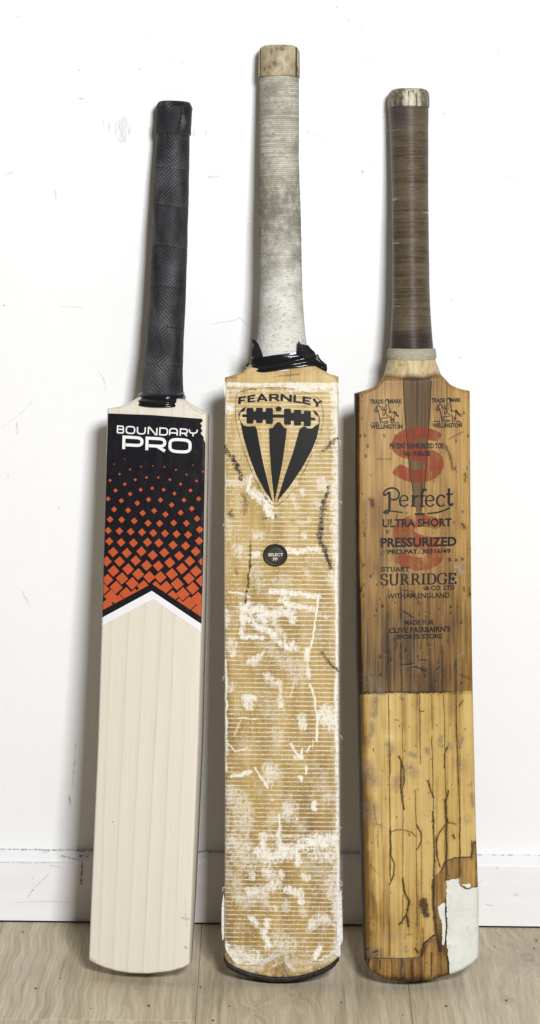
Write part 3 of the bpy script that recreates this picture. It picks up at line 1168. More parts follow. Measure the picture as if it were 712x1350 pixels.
grip_rows = [(135.2, 213, 248), (135.8, 210.5, 249.8), (139, 208, 251.5), (143, 206.3, 253.0), (160, 205.6, 252.0), (177.4, 205.2, 251.2), (179.2, 206.6, 249.6), (181, 207.2, 249.2),
             (223.6, 204.5, 248.8), (274, 202.3, 247.6), (326, 200.5, 246.2), (379, 198.3, 244.6), (420, 196.3, 243.0), (450, 194.3, 241.6), (470, 192.4, 240.9), (490, 190.4, 240.2), (505, 188.8, 240.4), (521, 186.8, 241.2)]
lb.lathe("grip", grip_rows, -0.021, 0.0192, MAT_GRIP, nth=300, vstep=0.00045, disp=grip_disp, attrs=ridge_attr, power=2.2, caps=(False, True))
m = M("black_pvc_tape", 0.16, 0.6)
m.color((0.010, 0.010, 0.012))
m.bump(m.noise(m.obj((70, 70, 130)), 1.0, 3), 0.4, 0.0012)
MAT_TAPE = m.m
lb.lathe("tape_collar", [(516.5, 187.2, 241.0), (518.5, 186.2, 242.4), (521, 185.2, 243.0), (523, 183.6, 243.6), (526, 181.8, 244.2), (528, 179.2, 245.5), (531.5, 177.0, 247.2), (533.5, 177.2, 247.6)],
         -0.021, [(516, 0.0202), (524, 0.0225), (533, 0.0230)], MAT_TAPE, nth=120, vstep=0.0005, sag=0.0030, power=2.5, caps=(False, False),
         disp=lambda TH, VV, ru: 0.0004 * np.sin(VV * 1400 + TH * 0.6) * (VV > 0) + 0.0006 * (fbm(TH * 2, VV * 150, 61, 3) - .5))

# ------------------------------------------------------------------ the taped old bat (middle)
mb = Bat("cricket_bat", "tallest worn cricket bat with scuffed reinforcing tape, black striped shield and round badge",
         (368, 1294.5), (369, 60.5), -0.0398, R(-2.0), 0.0043, 0.0012, 0.0030)
mb.outline([(296.5, 490), (296.3, 500), (295.0, 690), (295.4, 900), (296, 1000), (295.6, 1200), (295, 1240), (295.2, 1262), (295.4, 1300)],
           [(445.5, 490), (446.0, 500), (447.0, 690), (447.2, 900), (447.4, 1000), (448.6, 1180), (448.2, 1240), (446.5, 1262), (446, 1300)],
           [(293, 1258), (295.2, 1262.5), (298.7, 1268.7), (306, 1274), (317.5, 1279.2), (330, 1283.5), (342.5, 1286.5), (355, 1288.6), (367.5, 1289.3), (380, 1289.0), (392.5, 1287.6), (405, 1285), (417.5, 1281.2), (428, 1276.8), (437.5, 1271), (446, 1263.5), (449, 1260)],
           [(294, 497.5), (296.3, 497.5), (307.5, 494.5), (317.5, 491), (324, 487), (332, 480), (370, 476), (412, 479), (420, 484.5), (428.7, 490), (436, 493.9), (445.5, 496), (448, 496)])


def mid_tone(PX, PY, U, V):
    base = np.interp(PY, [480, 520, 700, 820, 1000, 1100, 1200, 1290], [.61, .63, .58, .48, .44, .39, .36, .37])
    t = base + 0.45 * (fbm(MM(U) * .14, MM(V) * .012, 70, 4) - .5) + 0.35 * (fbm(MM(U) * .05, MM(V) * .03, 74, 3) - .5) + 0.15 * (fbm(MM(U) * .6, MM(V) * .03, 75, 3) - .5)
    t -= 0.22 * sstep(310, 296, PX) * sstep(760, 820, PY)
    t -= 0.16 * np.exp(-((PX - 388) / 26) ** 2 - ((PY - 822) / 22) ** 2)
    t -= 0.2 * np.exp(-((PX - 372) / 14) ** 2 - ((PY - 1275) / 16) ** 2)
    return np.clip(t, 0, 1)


m = M("aged_willow", 0.45, 0.35)
n1 = m.noise(m.obj((500, 500, 12)), 1.0, 4, 0.6)
c = m.ramp(m.attr("tone"), [(0.0, (0.10, 0.058, 0.022)), (0.35, (0.36, 0.235, 0.085)), (0.6, (0.55, 0.395, 0.17)), (1.0, (0.68, 0.55, 0.31))])
c = m.mix(m.rng(n1, 0.45, 0.75, 0, 0.35), c, (0.28, 0.18, 0.08))
c = m.mix(m.attr("dirt"), c, (0.05, 0.035, 0.02))
c = m.mix(m.attr("white"), c, (0.74, 0.69, 0.56))
m.color(c)
m.bump(n1, 0.2, 0.0004)
MAT_AGED = m.m


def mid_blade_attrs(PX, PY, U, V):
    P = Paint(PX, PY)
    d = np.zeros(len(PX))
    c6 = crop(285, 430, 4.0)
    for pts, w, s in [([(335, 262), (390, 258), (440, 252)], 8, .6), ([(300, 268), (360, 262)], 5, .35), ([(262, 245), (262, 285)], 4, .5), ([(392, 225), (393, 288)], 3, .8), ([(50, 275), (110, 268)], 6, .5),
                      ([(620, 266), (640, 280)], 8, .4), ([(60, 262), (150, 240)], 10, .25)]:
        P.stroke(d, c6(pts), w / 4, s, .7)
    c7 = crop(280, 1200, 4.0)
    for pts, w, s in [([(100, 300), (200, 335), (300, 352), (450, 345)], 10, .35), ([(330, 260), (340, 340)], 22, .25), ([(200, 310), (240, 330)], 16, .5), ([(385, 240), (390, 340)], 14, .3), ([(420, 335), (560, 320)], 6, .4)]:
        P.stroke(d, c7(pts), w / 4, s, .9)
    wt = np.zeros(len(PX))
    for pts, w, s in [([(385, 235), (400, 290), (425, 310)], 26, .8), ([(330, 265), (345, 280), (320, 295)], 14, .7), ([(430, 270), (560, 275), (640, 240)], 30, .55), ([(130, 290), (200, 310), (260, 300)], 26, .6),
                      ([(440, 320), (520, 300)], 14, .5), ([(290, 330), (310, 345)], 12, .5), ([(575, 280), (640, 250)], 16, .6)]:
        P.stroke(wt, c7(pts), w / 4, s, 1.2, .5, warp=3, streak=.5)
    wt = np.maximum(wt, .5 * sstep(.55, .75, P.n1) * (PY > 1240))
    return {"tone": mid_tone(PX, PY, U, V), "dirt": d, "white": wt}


mb.blade("blade", 180, 700, lambda v: np.interp(v, [0, .1, .3, .56], [.014, .018, .018, .014]),
         lambda v: np.interp(v, [0, .06, .2, .45, .56], [.022, .036, .050, .042, .030]), MAT_AGED, mid_blade_attrs)

# reinforcing tape over the face
c7 = crop(285, 660, 4.07)
c8 = crop(285, 960, 3.857)
c6 = crop(285, 480, 4.07)
WH = []


def W_(cr, s, items):
    for pts, w, a, ro in items:
        WH.append((cr(pts), w / s, a, ro))


W_(c7, 4.07, [
    ([(118, 262), (125, 275)], 42, .55, .6), ([(385, 266), (440, 274), (500, 262), (540, 265)], 22, .95, .7), ([(205, 187), (240, 182)], 28, .6, .8), ([(200, 285), (222, 290)], 26, .8, .7),
    ([(465, 175), (470, 200)], 20, .7, .8), ([(70, 487), (140, 500), (180, 520)], 10, .8, .5), ([(300, 483), (360, 489), (420, 495), (480, 508), (552, 512)], 20, 1, .5),
    ([(340, 538), (400, 555), (460, 575), (520, 582)], 17, 1, .5), ([(370, 515), (390, 560), (402, 600), (410, 640)], 30, .85, .7), ([(275, 612), (340, 600), (405, 602)], 34, .85, .7),
    ([(150, 582), (200, 585), (240, 592), (258, 620)], 44, .95, .6), ([(140, 620), (180, 640), (230, 670), (280, 700), (330, 750), (380, 785), (428, 790)], 26, 1, .5),
    ([(150, 640), (135, 700), (140, 730), (190, 728), (250, 738)], 16, .95, .5), ([(408, 765), (428, 792)], 22, 1, .5), ([(230, 575), (245, 620)], 26, .9, .6), ([(310, 650), (335, 700), (370, 740)], 24, .6, 1.2),
    ([(548, 508), (540, 600), (520, 720), (490, 830)], 9, 1, .4), ([(490, 800), (488, 850)], 18, .9, .6), ([(490, 830), (494, 900), (505, 960)], 8, .85, .7), ([(505, 985), (530, 1080), (543, 1160), (543, 1285)], 10, 1, .4),
    ([(490, 905), (500, 930)], 24, .7, .8), ([(185, 862), (215, 850), (250, 830)], 20, .75, .8), ([(190, 865), (215, 860)], 30, .6, .8), ([(270, 940), (300, 980), (330, 985)], 28, .65, .9),
    ([(150, 1056), (200, 1060)], 22, .8, .7), ([(175, 1060), (176, 1095)], 32, .85, .6), ([(345, 980), (345, 1100)], 14, .6, .9), ([(345, 1080), (345, 1105)], 24, .85, .6), ([(460, 1165), (465, 1205)], 28, .75, .7),
    ([(400, 1060), (420, 960)], 8, .45, .8), ([(120, 1165), (215, 1168)], 6, .85, .6), ([(98, 1255), (130, 1180)], 8, .45, .8), ([(640, 0), (645, 300)], 34, .75, .8), ([(620, 415), (640, 440)], 40, .6, .9),
    ([(645, 300), (646, 700), (645, 1300)], 13, .95, .5), ([(600, 1130), (620, 1200), (575, 1150)], 44, .85, .9), ([(52, 850), (55, 1000), (50, 1240)], 12, .95, .5), ([(75, 770), (90, 765)], 36, .6, .9),
    ([(48, 600), (52, 660)], 26, .7, .6), ([(90, 815), (95, 820)], 22, .8, .6), ([(280, 780), (340, 850), (420, 880), (432, 940)], 60, .35, 1.1), ([(235, 550), (240, 640)], 14, .7, .8),
    ([(60, 100), (70, 200)], 22, .35, 1.), ([(220, 380), (235, 460)], 50, .3, 1.1), ([(330, 440), (380, 430)], 40, .3, 1.1), ([(480, 380), (490, 410)], 26, .5, 1.), ([(555, 615), (600, 625)], 14, .6, .9),
    ([(70, 1010), (85, 1000)], 26, .6, .9), ([(445, 115), (500, 110)], 16, .5, 1.), ([(255, 0), (275, 50), (290, 80)], 26, .85, .7), ([(320, 1240), (340, 1300)], 40, .35, 1.1), ([(250, 1050), (300, 1140)], 60, .22, 1.2)])
W_(c6, 4.07, [
    ([(45, 100), (120, 105), (200, 108)], 24, .85, .7), ([(200, 108), (330, 104), (640, 100)], 12, .75, .7), ([(42, 110), (50, 250)], 22, .85, .7), ([(395, 112), (500, 122), (640, 110)], 34, .8, .8),
    ([(640, 100), (648, 400)], 34, .8, .6), ([(648, 400), (644, 860)], 30, .75, .8), ([(70, 232), (76, 240)], 34, .9, .7), ([(262, 110), (266, 150)], 18, .7, .8), ([(400, 110), (402, 150)], 18, .6, .9),
    ([(182, 600), (165, 680)], 12, .8, .8), ([(200, 690), (255, 720), (280, 760)], 32, .85, .8), ([(570, 640), (580, 650)], 40, .65, .9), ([(463, 680), (467, 690)], 22, .8, .7), ([(400, 700), (430, 760)], 20, .5, 1.),
    ([(60, 630), (140, 640), (200, 600)], 30, .5, 1.), ([(48, 250), (46, 860)], 8, .6, .8), ([(540, 740), (560, 760)], 30, .5, 1.), ([(60, 150), (120, 140)], 30, .4, 1.1), ([(380, 620), (420, 640)], 22, .4, 1.)])
W_(c8, 3.857, [
    ([(48, 30), (45, 210)], 14, .9, .6), ([(50, 70), (100, 120), (160, 100)], 7, .7, .7), ([(380, 82), (408, 120), (430, 150)], 11, 1, .4), ([(430, 150), (440, 110)], 9, .9, .5), ([(403, 148), (432, 150)], 15, 1, .4),
    ([(465, 122), (475, 85)], 6, .8, .6), ([(490, 90), (492, 60)], 5, .8, .6), ([(515, 0), (515, 60)], 10, .95, .5), ([(80, 241), (130, 241), (170, 222)], 15, 1, .4), ([(198, 203), (230, 255), (265, 308)], 8, 1, .4),
    ([(280, 210), (295, 240), (270, 250)], 50, .65, .9), ([(460, 200), (457, 230)], 12, .85, .5), ([(425, 248), (432, 258)], 12, .9, .6), ([(70, 345), (105, 370), (130, 410), (140, 490)], 72, .5, 1.),
    ([(70, 560), (120, 600), (150, 670)], 74, .55, 1.), ([(280, 352), (282, 360)], 20, .6, .8), ([(365, 400), (385, 410), (350, 440)], 44, .65, .9), ([(500, 380), (496, 410)], 17, .95, .5), ([(411, 456), (414, 458)], 11, 1, .4),
    ([(225, 640), (300, 660), (350, 640), (430, 605), (480, 572), (560, 562), (615, 558)], 44, 1, .7), ([(340, 620), (420, 600), (500, 592), (590, 582)], 34, .95, .8), ([(240, 545), (236, 640)], 24, .9, .6),
    ([(322, 440), (322, 630)], 11, .8, .7), ([(320, 540), (322, 620)], 20, .85, .7), ([(500, 640), (560, 648), (610, 660)], 38, .75, .9), ([(418, 640), (420, 690)], 22, .95, .6), ([(230, 550), (400, 548), (600, 540)], 14, .6, 1.),
    ([(165, 600), (166, 612)], 26, .7, .8), ([(180, 740), (182, 755)], 22, .8, .7), ([(255, 720), (300, 790), (240, 830), (170, 840)], 40, .75, .9), ([(330, 730), (332, 750)], 18, .85, .7), ([(448, 752), (456, 760)], 26, .8, .7),
    ([(362, 820), (410, 840)], 26, .85, .7), ([(424, 835), (434, 882)], 24, 1, .6), ([(110, 840), (85, 760)], 54, .4, 1.1), ([(130, 870), (170, 880)], 50, .5, 1.1), ([(245, 870), (255, 900)], 28, .55, 1.),
    ([(175, 965), (208, 1000)], 20, .95, .6), ([(262, 985), (264, 995)], 26, 1, .6), ([(240, 1030), (250, 1060), (266, 1110)], 22, .95, .6), ([(298, 905), (300, 920)], 14, .6, .8), ([(440, 930), (442, 940)], 32, .5, 1.),
    ([(480, 1010), (530, 960), (560, 980)], 32, .7, .9), ([(590, 780), (580, 830)], 50, .6, 1.), ([(612, 600), (605, 800), (612, 1010)], 28, .65, .9), ([(320, 1090), (350, 1110)], 70, .55, .8), ([(58, 1100), (112, 1190)], 13, 1, .4),
    ([(80, 1150), (160, 1160), (205, 1190)], 56, .75, .8), ([(500, 1165), (530, 1108)], 18, .95, .6), ([(540, 1190), (600, 1140), (618, 1080)], 26, .7, .8), ([(380, 1180), (384, 1200)], 30, .7, .9), ([(350, 890), (356, 910)], 30, .5, 1.),
    ([(610, 0), (622, 300), (620, 600)], 14, .9, .6), ([(620, 600), (625, 1100)], 12, .85, .7), ([(42, 400), (60, 560)], 20, .4, 1.), ([(555, 350), (620, 360)], 24, .5, 1.), ([(280, 20), (330, 20)], 20, .4, 1.1), ([(470, 680), (560, 760)], 70, .25, 1.2)])
BK = []
for cr, s, items in [
    (c7, 4.07, [([(185, 220), (182, 290), (181, 350), (172, 430), (163, 500), (158, 552)], 10, 1.), ([(575, 0), (568, 90), (564, 170), (556, 225)], 22, 1.), ([(550, 150), (560, 225), (580, 255), (596, 310), (612, 358)], 20, 1.),
                ([(568, 815), (600, 860), (625, 890), (652, 912)], 13, .9), ([(75, 60), (80, 80)], 20, .8), ([(255, 97), (285, 95)], 12, .9), ([(316, 84), (320, 92)], 10, .9), ([(105, 375), (110, 390)], 9, .6), ([(405, 105), (415, 120)], 18, .3),
                ([(150, 10), (160, 40), (145, 60)], 24, .5), ([(68, 70), (90, 72)], 8, .7), ([(368, 577), (400, 572)], 6, .5), ([(105, 745), (112, 755)], 18, .3)]),
    (c6, 4.07, [([(45, 440), (80, 490), (108, 550), (135, 612)], 20, 1.), ([(572, 465), (600, 438), (648, 402)], 17, 1.), ([(600, 660), (580, 740), (562, 850)], 17, 1.), ([(150, 705), (158, 735)], 26, .6), ([(78, 790), (80, 810)], 22, .7),
                ([(225, 650), (240, 680)], 8, .6), ([(260, 710), (266, 720)], 10, .6), ([(125, 150), (180, 136), (215, 133)], 5, .8), ([(260, 130), (320, 130)], 4, .5), ([(265, 828), (280, 828)], 14, .7), ([(95, 500), (100, 520)], 8, .8)]),
]:
    for pts, w, a in items:
        BK.append((cr(pts), w / s, a))


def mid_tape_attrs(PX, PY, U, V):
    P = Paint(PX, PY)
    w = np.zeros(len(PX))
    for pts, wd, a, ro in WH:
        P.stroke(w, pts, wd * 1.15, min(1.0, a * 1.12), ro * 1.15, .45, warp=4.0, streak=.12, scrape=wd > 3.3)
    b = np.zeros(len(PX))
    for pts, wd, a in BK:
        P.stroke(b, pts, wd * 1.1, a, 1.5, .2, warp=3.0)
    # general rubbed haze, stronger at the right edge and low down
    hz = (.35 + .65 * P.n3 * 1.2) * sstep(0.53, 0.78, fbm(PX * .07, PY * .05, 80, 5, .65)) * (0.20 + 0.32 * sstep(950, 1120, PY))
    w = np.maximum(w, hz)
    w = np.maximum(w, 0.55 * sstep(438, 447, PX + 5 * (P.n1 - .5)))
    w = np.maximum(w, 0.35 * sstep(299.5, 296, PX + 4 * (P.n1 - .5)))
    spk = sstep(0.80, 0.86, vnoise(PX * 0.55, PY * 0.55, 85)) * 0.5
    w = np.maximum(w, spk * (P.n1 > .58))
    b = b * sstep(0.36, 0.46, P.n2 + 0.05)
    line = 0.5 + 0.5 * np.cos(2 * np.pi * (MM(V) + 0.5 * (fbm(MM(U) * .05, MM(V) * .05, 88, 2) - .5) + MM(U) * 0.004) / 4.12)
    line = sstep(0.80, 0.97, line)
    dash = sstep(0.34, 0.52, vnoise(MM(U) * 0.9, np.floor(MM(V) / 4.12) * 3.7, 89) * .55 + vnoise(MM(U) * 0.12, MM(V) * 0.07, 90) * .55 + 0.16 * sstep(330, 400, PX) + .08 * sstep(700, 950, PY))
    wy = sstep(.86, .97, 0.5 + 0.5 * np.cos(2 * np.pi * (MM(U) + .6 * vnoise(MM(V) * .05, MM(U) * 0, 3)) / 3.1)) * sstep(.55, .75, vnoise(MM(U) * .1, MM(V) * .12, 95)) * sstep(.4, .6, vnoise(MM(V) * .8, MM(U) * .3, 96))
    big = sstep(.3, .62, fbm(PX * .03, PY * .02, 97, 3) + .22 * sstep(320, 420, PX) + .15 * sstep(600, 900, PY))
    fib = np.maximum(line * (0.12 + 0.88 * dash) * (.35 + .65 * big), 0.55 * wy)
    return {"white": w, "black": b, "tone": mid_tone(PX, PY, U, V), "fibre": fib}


m = M("fibre_reinforced_tape", 0.34, 0.45)
n1 = m.noise(m.obj((260, 260, 260)), 1.0, 4, 0.65)
n2 = m.noise(m.obj((900, 900, 200)), 1.0, 3, 0.6)
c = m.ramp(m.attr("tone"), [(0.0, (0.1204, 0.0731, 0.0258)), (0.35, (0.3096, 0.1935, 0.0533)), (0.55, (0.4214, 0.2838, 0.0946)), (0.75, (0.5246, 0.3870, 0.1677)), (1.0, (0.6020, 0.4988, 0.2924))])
c = m.mix(m.rng(n2, 0.4, 0.75, 0, 0.12), c, (0.66, 0.54, 0.33))
c = m.mix(m.math('MULTIPLY', m.attr("fibre"), m.rng(n1, 0.32, 0.6, 0.25, 0.85)), c, (0.80, 0.74, 0.58))
c = m.mix(m.math('MULTIPLY', m.attr("white"), m.rng(n1, 0.25, 0.5, 0.62, 1.0)), c, (0.80, 0.77, 0.68))
c = m.mix(m.math('MULTIPLY', m.attr("black"), m.rng(n1, 0.3, 0.5, 0.7, 1.0)), c, (0.014, 0.012, 0.010))
m.color(c).rough(m.rng(m.attr("white"), 0, 1, 0.34, 0.6))
m.bump(m.math('ADD', m.attr("fibre"), m.math('MULTIPLY', m.attr("white"), 0.4)), 0.3, 0.0004)
MAT_FTAPE = m.m
tape_poly = [(294, 505.5), (300, 503), (340, 504.5), (400, 503.5), (446, 504.5), (449, 505), (450, 700), (451, 1000), (452, 1180), (447, 1244), (440, 1258), (425, 1268.5), (404, 1266), (388, 1259.5), (372, 1258.7), (355, 1266), (340, 1272.5), (325, 1273.5), (312, 1272),
             (303, 1258), (295.5, 1244), (293, 1180), (293, 700)]
mb.sheet("face_tape", tape_poly, 0.00045, 230, 1150, MAT_FTAPE, mid_tape_attrs, wob=1.6, thick=0.0005)

# folded-over flakes and frayed fibres of the tape
m = M("loose_tape_film", 0.25, 0.5)
n1 = m.noise(m.obj((120, 120, 300)), 1.0, 3)
m.color(m.mix(m.rng(n1, .3, .7), (0.50, 0.46, 0.40), (0.70, 0.67, 0.61)))
m.alpha(0.88)
MAT_LOOSE = m.m
cB = crop(280, 1200, 4.0)
mb.slab("tape_flake", cB([(243, 282), (262, 262), (300, 243), (355, 226), (372, 234), (330, 255), (255, 296)]), 0.0012, 0.0006, MAT_LOOSE)
m = M("clear_tape_edge", 0.3, 0.5)
m.color((0.82, 0.80, 0.76))
m.alpha(m.rng(m.noise(m.obj((300, 300, 500)), 1.0, 3), .3, .65, .35, .95))
MAT_EDGE = m.m
mb.slab("tape_flake", cB([(65, 182), (72, 185), (132, 278), (128, 288), (112, 272), (72, 212)]), 0.0012, 0.0006, MAT_EDGE)
mb.slab("tape_flake", cB([(656, 60), (672, 55), (676, 240), (664, 246), (640, 232), (655, 180)]), 0.0008, 0.0006, MAT_EDGE)
mb.slab("tape_flake", [(447, 1178), (450, 1172), (451.5, 1215), (452, 1240), (449, 1246), (446.5, 1240)], -0.001, 0.0006, MAT_EDGE)
mb.slab("tape_flake", [(294.5, 1178), (292.3, 1195), (292, 1225), (293.2, 1240), (295.5, 1236), (295.8, 1185)], -0.001, 0.0006, MAT_EDGE)
mb.slab("tape_flake", [(444, 503), (449, 512), (452, 517), (450.5, 524), (449, 540), (446.5, 520)], -0.001, 0.0006, MAT_EDGE)
mb.slab("tape_flake", [(297.5, 502), (293.6, 505), (292.6, 508), (295, 512), (296.5, 524), (298, 510)], -0.001, 0.0006, MAT_EDGE)
fr = []
rs = random.Random(3)
for _ in range(28):
    left = rs.random() < .5
    y = rs.uniform(1160, 1245) if rs.random() < .75 else rs.uniform(520, 1150)
    x = 295.5 if left else 448.2
    sgn = -1 if left else 1
    l = rs.uniform(1, 4.2)
    pts = [(x - sgn * 1.5, y), (x + sgn * l * .5, y + rs.uniform(-1, 2)), (x + sgn * l * .8, y + rs.uniform(1, 6))]
    fr += ribbon(pts, rs.uniform(.35, .8), taper=True)
bm = bmesh.new()
for i, q in enumerate(fr):
    vsn = []
    for p in q:
        u, v = mb.uv(p[0], p[1], -0.002)
        vsn.append(bm.verts.new((u, 0.002 + 0.00002 * (i % 30), v)))
    f = bm.faces.new(vsn)
    ex = bmesh.ops.extrude_face_region(bm, geom=[f])
    for v in [e for e in ex["geom"] if isinstance(e, bmesh.types.BMVert)]:
        v.co.y += 0.0004
o = bm_obj("frayed_fibre", bm, MAT_EDGE, mb.root)
o["kind"] = "stuff"

# shield transfer
MAT_INK_SHIELD = ink("black_transfer", (0.009, 0.008, 0.009), 0.22, 0.33, 1.0, 0.38, (700, 700, 260))
sh = []
cS = crop(285, 480, 4.07)
sh.append(cS([(128, 298), (136, 312), (148, 329), (172, 334), (196, 332), (212, 334), (219, 352), (231, 420), (252, 530), (303, 737), (262, 680), (215, 592), (176, 490), (146, 390)]))
sh.append(cS([(284, 346), (304, 340), (316, 324), (326, 311), (344, 311), (354, 326), (366, 340), (379, 346), (374, 400), (356, 530), (314, 738), (297, 590), (287, 450)]))
sh.append(cS([(447, 350), (462, 336), (478, 334), (490, 345), (515, 345), (532, 330), (552, 318), (554, 330), (541, 392), (512, 465), (462, 555), (395, 655), (326, 738), (368, 600), (414, 470)]))
cD = crop(305, 505, 5.477)


def rrect(x0, y0, x1, y1, r=12):
    return corners([(x0, y0), (x1, y0), (x1, y1), (x0, y1)], r, closed=True)[:-1]


for box in [(110, 178, 160, 292), (178, 177, 228, 288), (248, 179, 301, 294), (381, 184, 431, 300), (452, 191, 505, 305), (524, 199, 575, 311)]:
    sh.append(cD(rrect(*box)))
for poly in [[(150, 203), (190, 203), (190, 265), (150, 265)], [(220, 206), (255, 206), (255, 264), (220, 264)], [(425, 212), (460, 214), (460, 272), (425, 270)], [(495, 216), (530, 220), (530, 280), (495, 276)],
             [(80, 225), (114, 225), (114, 245), (80, 245)], [(298, 225), (384, 226), (384, 250), (298, 249)], [(572, 248), (607, 250), (607, 268), (572, 267)],
             [(318, 178), (340, 166), (366, 178), (357, 203), (326, 203)], [(57, 240), (62, 205), (80, 183), (108, 170), (93, 202), (70, 207), (61, 232)], [(588, 194), (610, 203), (628, 222), (637, 262), (624, 235), (606, 226)],
             [(51, 215), (57, 200), (59, 268), (54, 262)], [(632, 240), (639, 250), (637, 300), (631, 296)]]:
    sh.append(cD(poly))
mb.decal("shield", sh, MAT_INK_SHIELD, 0.00085, stagger=0.000006)
MAT_INK_FINE = ink("thin_black_line", (0.03, 0.025, 0.02), 0.42, 0.56, 0.85, 0.5, (160, 160, 160))
ol = corners([(130, 147), (180, 135), (250, 128), (330, 124), (430, 135), (540, 170), (575, 230), (575, 330), (530, 450), (440, 640), (380, 720), (312, 772), (250, 700), (200, 600), (150, 470), (110, 330), (100, 220), (112, 160)], 40, closed=True)
mb.decal("transfer_edge", ribbon(cS(ol), 0.7), MAT_INK_FINE, 0.00080)
H = {'F': [[(.12, 0), (.12, 1)], [(0, .9), (1, .9)], [(.1, .46), (.82, .46)]],
     'E': [[(.12, 0), (.12, 1)], [(0, .9), (1, .9)], [(.1, .5), (.85, .5)], [(0, .1), (1, .1)]],
     'A': [[(.08, 0), (.5, 1)], [(.5, .97), (.92, 0)], [(.28, .3), (.75, .3)]],
     'R': [[(.12, 0), (.12, 1)], corners([(.0, .9, 0), (.85, .9), (.85, .45), (.1, .45, 0)], .2), [(.5, .45), (.95, 0)]],
     'N': [[(.1, 0), (.1, 1)], [(.08, .98), (.9, .02)], [(.9, 0), (.9, 1)]],
     'L': [[(.12, 0), (.12, 1)], [(0, .1), (1, .1)]],
     'Y': [[(.08, 1), (.5, .45)], [(.92, 1), (.5, .45)], [(.5, .5), (.5, 0)]]}
fx = []
for ch, bl0, br0, tl0, tr0 in [('F', (52, 153), (106, 143), (55, 101), (108, 92)), ('E', (121, 139), (173, 134), (119, 90), (175, 81)), ('A', (184, 134), (262, 130), (182, 80), (258, 76)), ('R', (274, 129), (350, 128), (274, 79), (342, 77)),
                               ('N', (357, 128), (437, 135), (357, 78), (437, 83)), ('L', (449, 137), (508, 146), (452, 84), (511, 93)), ('E', (515, 147), (572, 158), (518, 95), (578, 106)), ('Y', (588, 163), (650, 178), (588, 111), (660, 127))]:
    fx += place(H[ch], cD([bl0, br0, tl0, tr0]), 3.5, 2.1)
mb.decal("lettering", fx, MAT_INK_SHIELD, 0.00085)

# round badge
bc = mb.uv(362.9, 731.7)
bw = float(mb.facew(np.array([bc[0]]), np.array([bc[1]]))[0])
ru_, rv_ = 15.8 / 1395, 14.5 / 1395
prof = [(0, .0017), (.60, .0017), (.66, .0016), (.70, .0011), (.74, .0011), (.78, .0019), (.84, .0020), (.88, .0013), (.90, .0013), (.94, .0019), (.985, .0014), (1.0, .0002)]
V, Q = [], []
nt = 64
for k in range(nt):
    a = 2 * math.pi * k / nt
    for r0, h in prof[1:]:
        V.append((bc[0] + ru_ * r0 * math.cos(a), -(bw + 0.0006 + h), bc[1] + rv_ * r0 * math.sin(a)))
kp = len(prof) - 1
for k in range(nt):
    for j in range(kp - 1):
        Q.append((k * kp + j, k * kp + j + 1, ((k + 1) % nt) * kp + j + 1, ((k + 1) % nt) * kp + j))
me = mesh_np(V, Q, [[k * kp for k in range(nt)]], smooth=False)
m = M("dark_badge", 0.4, 0.5)
m.color(m.mix(m.rng(m.noise(m.obj((600, 600, 600)), 1.0, 3), .3, .7), (0.026, 0.023, 0.017), (0.042, 0.037, 0.028)))
badge = link("badge", me, m.m, mb.root)
m = M("pale_gold_print", 0.4, 0.5)
m.color((0.62, 0.56, 0.42))
cG = crop(340, 710, 15.82)


def box_text(text, x0, y0, x1, y1):
    return typeset(text, *cG([(x0, y0)])[0][:1], cG([(x1, y0)])[0][0], cG([(0, y0)])[0][1], cG([(0, y1)])[0][1], bold=0.03)


polys = box_text("SELECT", 212, 302, 528, 366) + box_text("FF", 316, 394, 414, 460)
bm = bmesh.new()
for p in polys:
    vsn = []
    for q in p:
        u, v = mb.uv(*q, bw + 0.0023)
        vsn.append(bm.verts.new((u, -(bw + 0.00242), v)))
    bm.faces.new(vsn)
bm_obj("badge_lettering", bm, m.m, badge)

# black toe guard
gx = np.concatenate([np.linspace(295.2, 446.3, 70)])
V, Q = [], []
for i, x in enumerate(gx):
    u, v = mb.uv(x, 1270)
    vb = float(mb.vB(np.array([u]))[0])
    ub, ua = float(mb.uL(vb)), float(mb.uR(vb))
    k = (x - gx[0]) / (gx[-1] - gx[0])
    lo = 0.0044 if 0.02 < k < 0.98 else 0.003
    j = 0.0004 * math.sin(x * .31) + 0.0003 * math.sin(x * .9)
    fw = float(mb.facew(np.array([u]), np.array([vb]))[0])
    sx_ = u * 1.008
    V += [(sx_, -(fw + 0.0014), vb + 0.0006 + j), (sx_, -(fw + 0.0024), vb - 0.0006), (sx_, -(fw + 0.0012), vb - lo), (sx_, 0.012, vb - lo - 0.0006), (sx_, 0.024, vb - lo + .0006), (sx_, 0.026, vb - 0.0004), (sx_, 0.012, vb - 0.0004)]
kp = 7
for i in range(len(gx) - 1):
    for j in range(kp):
        Q.append((i * kp + j, i * kp + (j + 1) % kp, (i + 1) * kp + (j + 1) % kp, (i + 1) * kp + j))
n = (len(gx) - 1) * kp
me = mesh_np(V, Q, [list(range(kp)), list(range(n + kp - 1, n - 1, -1))])
m = M("black_toe_rubber", 0.5, 0.4)
m.color(m.mix(m.rng(m.noise(m.obj((300, 300, 300)), 1.0, 3), .35, .7), (0.012, 0.011, 0.011), (0.035, 0.032, 0.029)))
link("toe_guard", me, m.m, mb.root)

